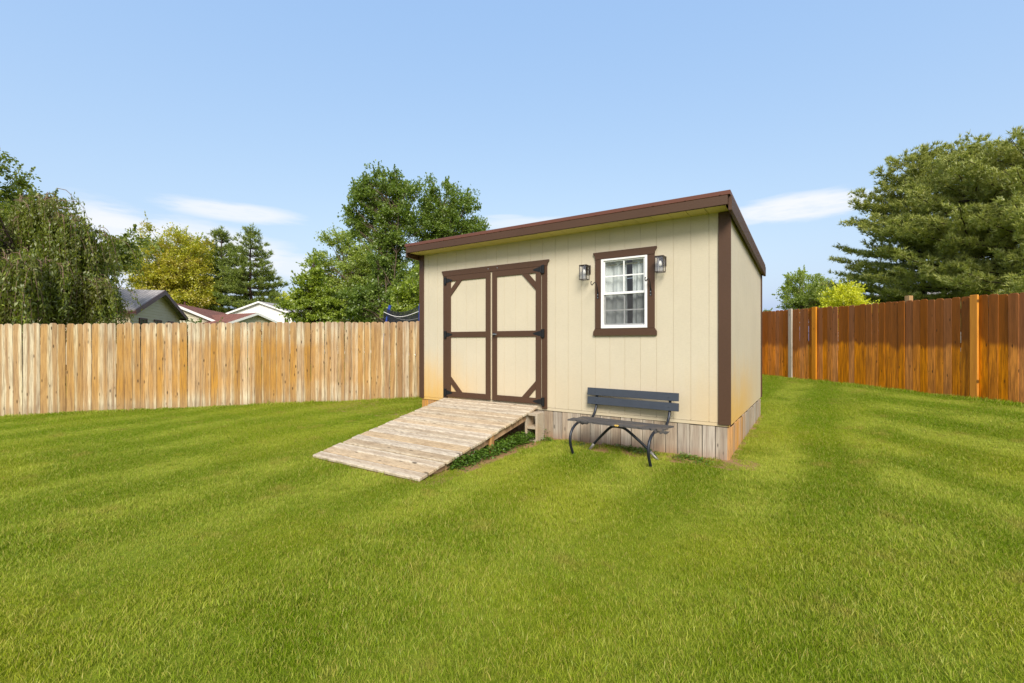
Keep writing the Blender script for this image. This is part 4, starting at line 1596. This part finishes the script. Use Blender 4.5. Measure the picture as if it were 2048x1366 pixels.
# behind the left fence
weeping('weeping_tree', 'weeping tree with bare arching twigs and leafy strands hanging to the fence', at(38, 15.5), 15.5, 2.8, hz(402, 15.5) + .1, 66, 40)
Z = 23
broadleaf('walnut_tree', 'tall walnut tree with drooping feathery leaves rising behind the weeping tree', at(-10, Z), Z,
          [(-3.6, 0, 8.6, 4.6, 4, 3.4), (0, .5, 7.1, 3.6, 3.4, 2.5), (2.9, -.5, 7.0, 2.3, 2.0, 1.3), (5.0, -.6, 6.4, 1.9, 1.5, 1.2), (6.6, -.6, 5.6, 1.3, 1.2, 1.3), (-1.2, 0, 9.2, 1.6, 1.6, 1.4)],
          LEAF['walnut'], 300, 130, .21, .55, .28, 5.5, .5, .7, droop=.5)
PUSH = 1.62
Z = 38
broadleaf('yellowing_tree', 'round tree turning yellow behind the beige house', at(338, Z), Z, [(0, 0, 6.9, 2.9, 2.8, 3.2), (-1.2, 0, 4.6, 2.2, 2, 2.2), (1.6, 0, 4.4, 2.0, 2, 2.2), (.6, -.5, 3.0, 2.8, 2.0, 1.2)],
          LEAF['yellow'], 190, 150, .2, .6, .2, 5.2, .7, .6)
Z = 46
broadleaf('maple_tree', 'green round-topped tree just behind the yellowing tree', at(378, Z), Z, [(0, 0, 9.3, 2.0, 2, 2.8), (-2.6, 0, 8.6, 2.0, 2, 2.2), (-.5, 0, 6, 3, 2, 3)], LEAF['green'], 110, 120, .24, .7, .2, 7)
Z = 43
pine('white_pine', 'dark pine with broad ragged top beside the yellowing tree', at(442, Z), Z, hz(478, Z), 2.6, LEAF['pine_dark'], .1, 17, 8, .6, .34, .9, 6, .12, 3)
Z = 40
pine('white_pine', 'dark pine with pointed top and open level boughs above the white house', at(503, Z), Z, hz(476, Z), 3.2, LEAF['pine_dark'], .08, 17, 8, 1.0, .32, .95, 6, .05, 4, .35)
PUSH = 1.25
Z = 62
broadleaf('lime_tree', 'small bright lime-green tree beyond the white house', at(572, Z), Z, [(0, 0, 5.4, 2.3, 2, 2.0)], LEAF['lime'], 40, 110, .3, .7, .15, 4)
Z = 70
broadleaf('distant_tree', 'far dark green tree low behind the white house', at(552, Z), Z, [(0, 0, 5.5, 3.5, 3, 2.6)], LEAF['deep'], 50, 90, .34, .8, .15, 4)
PUSH = 1.0
Z = 26
broadleaf('shade_tree', 'young shade tree with layered leaves and dark straight trunk behind the pickets', at(624, Z), Z,
          [(.0, 0, 5.5, .55, .5, 1.15), (-.1, 0, 4.3, 1.0, .9, .9), (-.3, 0, 3.3, 1.3, 1.1, .7), (.7, 0, 3.2, 1.0, .9, .9), (-.4, 0, 2.4, 1.0, 1.0, .5), (1.2, 0, 2.2, .9, .9, .6)],
          LEAF['green'], 120, 95, .17, .30, .17, 5.3, .5, .6, barkm=M['bark_dark'])
Z = 34
broadleaf('round_tree', 'large round olive-green tree between the shade tree and the tall tree', at(712, Z), Z,
          [(-.2, 0, 6.4, 3.0, 2.8, 3.0), (-1.9, 0, 4.8, 1.8, 2, 2.2), (1.6, 0, 5.4, 2.2, 2.2, 2.6), (.2, -.4, 4.0, 2.8, 2, 1.6)], LEAF['olive'], 230, 120, .19, .5, .24, 5, .7, .5)
Z = 27
broadleaf('tall_tree', 'tallest tree with upright boughs and bare inner twigs near the shed roof', at(772, Z), Z,
          [(-.25, 0, 9.9, 1.35, 1.2, 1.5), (-1.35, 0, 9.3, 1.0, 1.0, 1.5), (1.15, 0, 9.6, .95, 1, 1.55), (-1.5, 0, 8.0, .9, .9, .8), (.5, 0, 7.9, 1.7, 1.4, 1.4), (-.1, 0, 6.2, 1.1, 1, 1.4), (.9, 0, 4.6, 1.5, 1.2, 1.6), (-1.0, 0, 3.6, 1.8, 1.4, 1.4)],
          LEAF['deep'], 260, 100, .17, .34, .10, 8.2, .9, .8, stems=4, up_lean=.6)
Z = 28.5
broadleaf('poplar_tree', 'dense dark tree rising behind the low end of the shed roof', at(893, Z), Z,
          [(-.5, 0, 9.2, 1.2, 1.2, 1.9), (.9, 0, 8.6, 1.4, 1.3, 1.9), (-.2, 0, 7, 2.0, 1.6, 1.8), (1.7, 0, 7.2, .9, .9, 1.5), (-.8, 0, 4.6, 1.8, 1.5, 1.9), (2.3, 0, 7.0, .5, .5, .8)], LEAF['deep'], 230, 105, .17, .38, .12, 7, .9, .8, stems=3, up_lean=.6)
Z = 20
broadleaf('lilac_bush', 'leafy green bush standing over the trampoline beside the shed', at(812, Z), Z, [(0, 0, 2.6, .9, .9, 1.2), (.5, 0, 3.4, .7, .7, 1.0)], LEAF['green'], 70, 90, .13, .3, .06, 1.6, .8, .6, 'bush', stems=4)
Z = 40
broadleaf('hedge_bush', 'low olive bush at the foot of the round tree', at(700, Z), Z, [(0, 0, 1.9, 4.0, 1.2, 1.3)], LEAF['olive'], 90, 90, .2, .5, .08, 1.0, .8, .5, 'bush', stems=4)
Z = 31
broadleaf('hedge_bush', 'small dark shrub in front of the bungalow', at(392, 30), 30, [(0, 0, 1.5, 1.7, .8, 1.2)], LEAF['deep'], 40, 80, .16, .4, .05, .8, .8, .5, 'bush', stems=3)
# behind the right fence
pine('great_pine', 'large spreading pine with tiered boughs nearest the shed', at(1850, 29), 29, 12.4, 4.35, LEAF['pine'], .1, 18, 9, .42, .26, 1.1, 9, .10, 11)
pine('great_pine', 'tall broad pine between two other pines, lit along its boughs', at(1950, 25), 25, 10.9, 4.4, LEAF['pine'], .12, 18, 9, .42, .24, 1.1, 9, .12, 12)
pine('great_pine', 'big pine whose boughs overhang the orange fence post', at(2085, 22), 22, 10.5, 4.1, LEAF['pine'], .12, 18, 9, .42, .22, 1.1, 9, .12, 13)
Z = 42
broadleaf('open_tree', 'open-crowned tree with bare twigs between the shed and the pines', at(1618, Z), Z, [(-.3, 0, 5.4, 2.2, 1.8, 2.0), (-1.5, 0, 3.9, 1.2, 1, 1.6), (1.2, 0, 4.6, 1.8, 1.5, 1.8)], LEAF['olive'], 110, 90, .2, .45, .12, 3.6, .7, .8, stems=3)
PUSH = .6
Z = 36
broadleaf('yellow_bush', 'bright yellow-green bush in front of the large pines', at(1690, Z), Z, [(0, 0, 4.3, 1.5, 1.3, 1.7), (-.7, 0, 3.3, 1.3, 1, 1.3), (1.1, 0, 3.4, 1.3, 1, 1.3)], LEAF['lime'], 90, 110, .17, .4, .08, 2.4, .8, .6, 'bush', stems=3)
PUSH = 1.0
Z = 60
broadleaf('distant_tree', 'far blue-green treetop showing over the fence next to the shed', at(1536, Z), Z, [(0, 0, 4.2, 1.2, 1.2, 1.6), (-1.5, 0, 3.8, 1.6, 1.2, 1.2)], LEAF['deep'], 30, 80, .3, .5, .1, 3)

# ------------------------------------------------------------------ lawn grass and weeds (nobody could count the blades)
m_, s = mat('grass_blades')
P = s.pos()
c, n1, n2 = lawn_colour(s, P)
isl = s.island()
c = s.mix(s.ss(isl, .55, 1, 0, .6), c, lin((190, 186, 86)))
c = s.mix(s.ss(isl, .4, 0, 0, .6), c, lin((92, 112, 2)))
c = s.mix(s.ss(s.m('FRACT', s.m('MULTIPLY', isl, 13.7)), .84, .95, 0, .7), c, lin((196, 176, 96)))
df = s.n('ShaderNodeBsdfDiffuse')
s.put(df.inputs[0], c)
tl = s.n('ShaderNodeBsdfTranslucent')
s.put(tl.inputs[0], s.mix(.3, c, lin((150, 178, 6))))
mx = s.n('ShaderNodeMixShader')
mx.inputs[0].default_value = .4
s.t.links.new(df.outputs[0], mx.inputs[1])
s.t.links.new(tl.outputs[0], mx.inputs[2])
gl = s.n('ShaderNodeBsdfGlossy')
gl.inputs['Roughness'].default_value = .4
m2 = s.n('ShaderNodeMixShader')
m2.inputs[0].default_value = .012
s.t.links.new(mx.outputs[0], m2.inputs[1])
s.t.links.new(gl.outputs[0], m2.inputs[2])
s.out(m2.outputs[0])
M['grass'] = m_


def tuft_mesh(seed, nblade, rad):
    rng = np.random.default_rng(seed)
    a = rng.random(nblade) * 2 * np.pi
    r_ = rad * np.sqrt(rng.random(nblade))
    b0 = np.stack([r_ * np.cos(a), r_ * np.sin(a), np.full(nblade, -.004)], -1)
    h = .013 + .021 * rng.random(nblade)
    yaw = rng.random(nblade) * 2 * np.pi
    side = np.stack([np.cos(yaw), np.sin(yaw), np.zeros(nblade)], -1)
    la = rng.random(nblade) * 2 * np.pi
    lean = np.stack([np.cos(la), np.sin(la), np.zeros(nblade)], -1) * (h * (.15 + .75 * rng.random(nblade)))[:, None]
    up = np.array([0, 0, 1.])
    w_ = (.0012 + .0007 * rng.random(nblade))[:, None]
    mid_ = b0 + up * (h * .62)[:, None] + lean * .45
    tip = b0 + up * h[:, None] + lean * 1.1
    V_ = np.stack([b0 - side * w_, b0 + side * w_, mid_ + side * w_ * .8, mid_ - side * w_ * .8, tip], 1).reshape(-1, 3)
    k_ = np.arange(nblade)[:, None] * 5
    F_ = np.concatenate([k_ + np.array([[0, 1, 2]]), k_ + np.array([[0, 2, 3]]), k_ + np.array([[3, 2, 4]])])
    return np_mesh('grass_tuft', V_, F_, M['grass'])


tcol = bpy.data.collections.new('grass_tufts')
for k in range(5):
    tcol.objects.link(bpy.data.objects.new('grass_tuft', tuft_mesh(40 + k, 150, .09)))
rng = np.random.default_rng(2)


def scatter(x0, x1, y0, y1, sp):
    gx, gy = np.meshgrid(np.arange(x0, x1, sp), np.arange(y0, y1, sp))
    p_ = np.stack([gx.ravel(), gy.ravel()], -1)
    return p_ + rng.uniform(-.5, .5, p_.shape) * sp


near = scatter(-8, 8.5, .6, 6.2, .075)
far = scatter(-15, 8.6, 6.2, 14, .088)
pts = np.concatenate([near, far])
X, Y = pts[:, 0], pts[:, 1]
ok = (np.abs(X) < Y * 1.16 + 1.6)
lx_, ly_ = to_local(X, Y)
nl = Vector((-dl.y, dl.x))
ok &= ((X - F_L0.x) * nl.x + (Y - F_L0.y) * nl.y) < -.03
ok &= ((X - F_R0.x) * nrm_r.x + (Y - F_R0.y) * nrm_r.y) < -.05
ok &= ~((lx_ > -LW - .03) & (lx_ < .02) & (ly_ > .0) & (ly_ < DW + .02))
ok &= ~((np.abs(lx_ + 3.395) < .90) & (ly_ > -2.46) & (ly_ < 0))
# thin, worn grass in front of the skirt
worn = ((np.abs(ly_ + .12) < .34) & (lx_ > -2.3) & (lx_ < .3))
ok &= ~(worn & (rng.random(len(X)) < .62))
ok &= ~((np.abs(lx_ + 2.42) < .13) & (ly_ > -1.9) & (ly_ < .05))
pts = pts[ok]
X, Y = pts[:, 0], pts[:, 1]
Vp = np.stack([X, Y, gz(X, Y)], -1)
# mown stripes also lean the blades one way or the other
lx_, ly_ = to_local(X, Y)
nearm = np.clip((2.0 - lx_) / 1.1, 0, 1)
lean = np.sin(lx_ * 2 * np.pi / 1.15) * nearm + np.sin((X * .982 + Y * .19) * 2 * np.pi / 1.06) * (1 - nearm)
spin = rng.random(len(X)) * 2 * np.pi
ta, tb = rng.normal(0, .08, len(X)) - .08 * lean, rng.normal(0, .08, len(X))
rot = np.stack([ta * np.cos(spin) + tb * np.sin(spin), -ta * np.sin(spin) + tb * np.cos(spin), spin], -1)
fr_d = np.abs((X - F_R0.x) * nrm_r.x + (Y - F_R0.y) * nrm_r.y)
fl_d = np.abs((X - F_L0.x) * nl.x + (Y - F_L0.y) * nl.y)
scl = rng.uniform(.75, 1.25, len(X)) * np.where((fr_d < .16) | (fl_d < .13), 2.1, 1) * (1 + .25 * np.sin(X * 1.9 + 1.3 * np.sin(Y * 1.1)) * np.sin(Y * 1.4))
gm = bpy.data.meshes.new('lawn_grass')
gm.vertices.add(len(Vp))
gm.vertices.foreach_set('co', Vp.astype(np.float32).ravel())
a_ = gm.attributes.new('tilt', 'FLOAT_VECTOR', 'POINT')
a_.data.foreach_set('vector', rot.astype(np.float32).ravel())
a_ = gm.attributes.new('size', 'FLOAT', 'POINT')
a_.data.foreach_set('value', scl.astype(np.float32))
a_ = gm.attributes.new('pick', 'INT', 'POINT')
a_.data.foreach_set('value', rng.integers(0, 5, len(X)).astype(np.int32))
grass = tag(link('lawn_grass', gm), 'short mown green lawn grass', 'grass', kind='stuff')
ng = bpy.data.node_groups.new('grass_scatter', 'GeometryNodeTree')
ng.interface.new_socket('Geometry', in_out='INPUT', socket_type='NodeSocketGeometry')
ng.interface.new_socket('Geometry', in_out='OUTPUT', socket_type='NodeSocketGeometry')
gi, go = ng.nodes.new('NodeGroupInput'), ng.nodes.new('NodeGroupOutput')
iop = ng.nodes.new('GeometryNodeInstanceOnPoints')
ci = ng.nodes.new('GeometryNodeCollectionInfo')
ci.inputs['Collection'].default_value = tcol
ci.inputs['Separate Children'].default_value = True
ci.inputs['Reset Children'].default_value = True


def attr(nm, typ):
    n_ = ng.nodes.new('GeometryNodeInputNamedAttribute')
    n_.data_type = typ
    n_.inputs[0].default_value = nm
    return n_.outputs[0]


L = ng.links.new
L(gi.outputs[0], iop.inputs['Points'])
L(ci.outputs[0], iop.inputs['Instance'])
iop.inputs['Pick Instance'].default_value = True
L(attr('pick', 'INT'), iop.inputs['Instance Index'])
L(attr('size', 'FLOAT'), iop.inputs['Scale'])
L(attr('tilt', 'FLOAT_VECTOR'), iop.inputs['Rotation'])
L(iop.outputs[0], go.inputs[0])
md = grass.modifiers.new('scatter', 'NODES')
md.node_group = ng

# creeping weeds under the ramp and along the skirt
n_ = 9000
a = rng.random(n_)
lx_ = np.where(a < .62, -2.53 + rng.normal(0, .075, n_), np.where(a < .75, rng.uniform(-4.2, -2.5, n_), rng.uniform(-2.35, -.05, n_)))
ly_ = np.where(a < .62, rng.uniform(-1.95, .0, n_), np.where(a < .75, rng.uniform(-1.4, -.05, n_), -.02 - np.abs(rng.normal(0, .14, n_))))
cl = np.sin(lx_ * 9 + 2 * np.sin(ly_ * 7)) + np.sin(ly_ * 11 + lx_ * 4)
keep = (a < .62) | (cl > .2)
lx_, ly_, a = lx_[keep], ly_[keep], a[keep]
X, Y = to_world(lx_, ly_)
hh = np.where(a < .62, .13, np.where(a < .75, .16, .045)) * rng.random(len(X)) ** 1.4
C_ = np.stack([X, Y, gz(X, Y) + .004 + hh], -1)
D_ = rng.normal(0, 1, (len(X), 3)) * np.array([1, 1, .35])
ls = .026 * (.5 + rng.random(len(X)))
V_, F_ = leaf_arrays(C_, D_, unit(rng.normal(0, .4, (len(X), 3)) + np.array([0, 0, 1.])), ls, ls * .75)
tag(link('creeping_weeds', np_mesh('creeping_weeds', V_, F_, LEAF['weed'])), 'low creeping weeds under the ramp and along the shed skirt', 'weeds', kind='stuff')
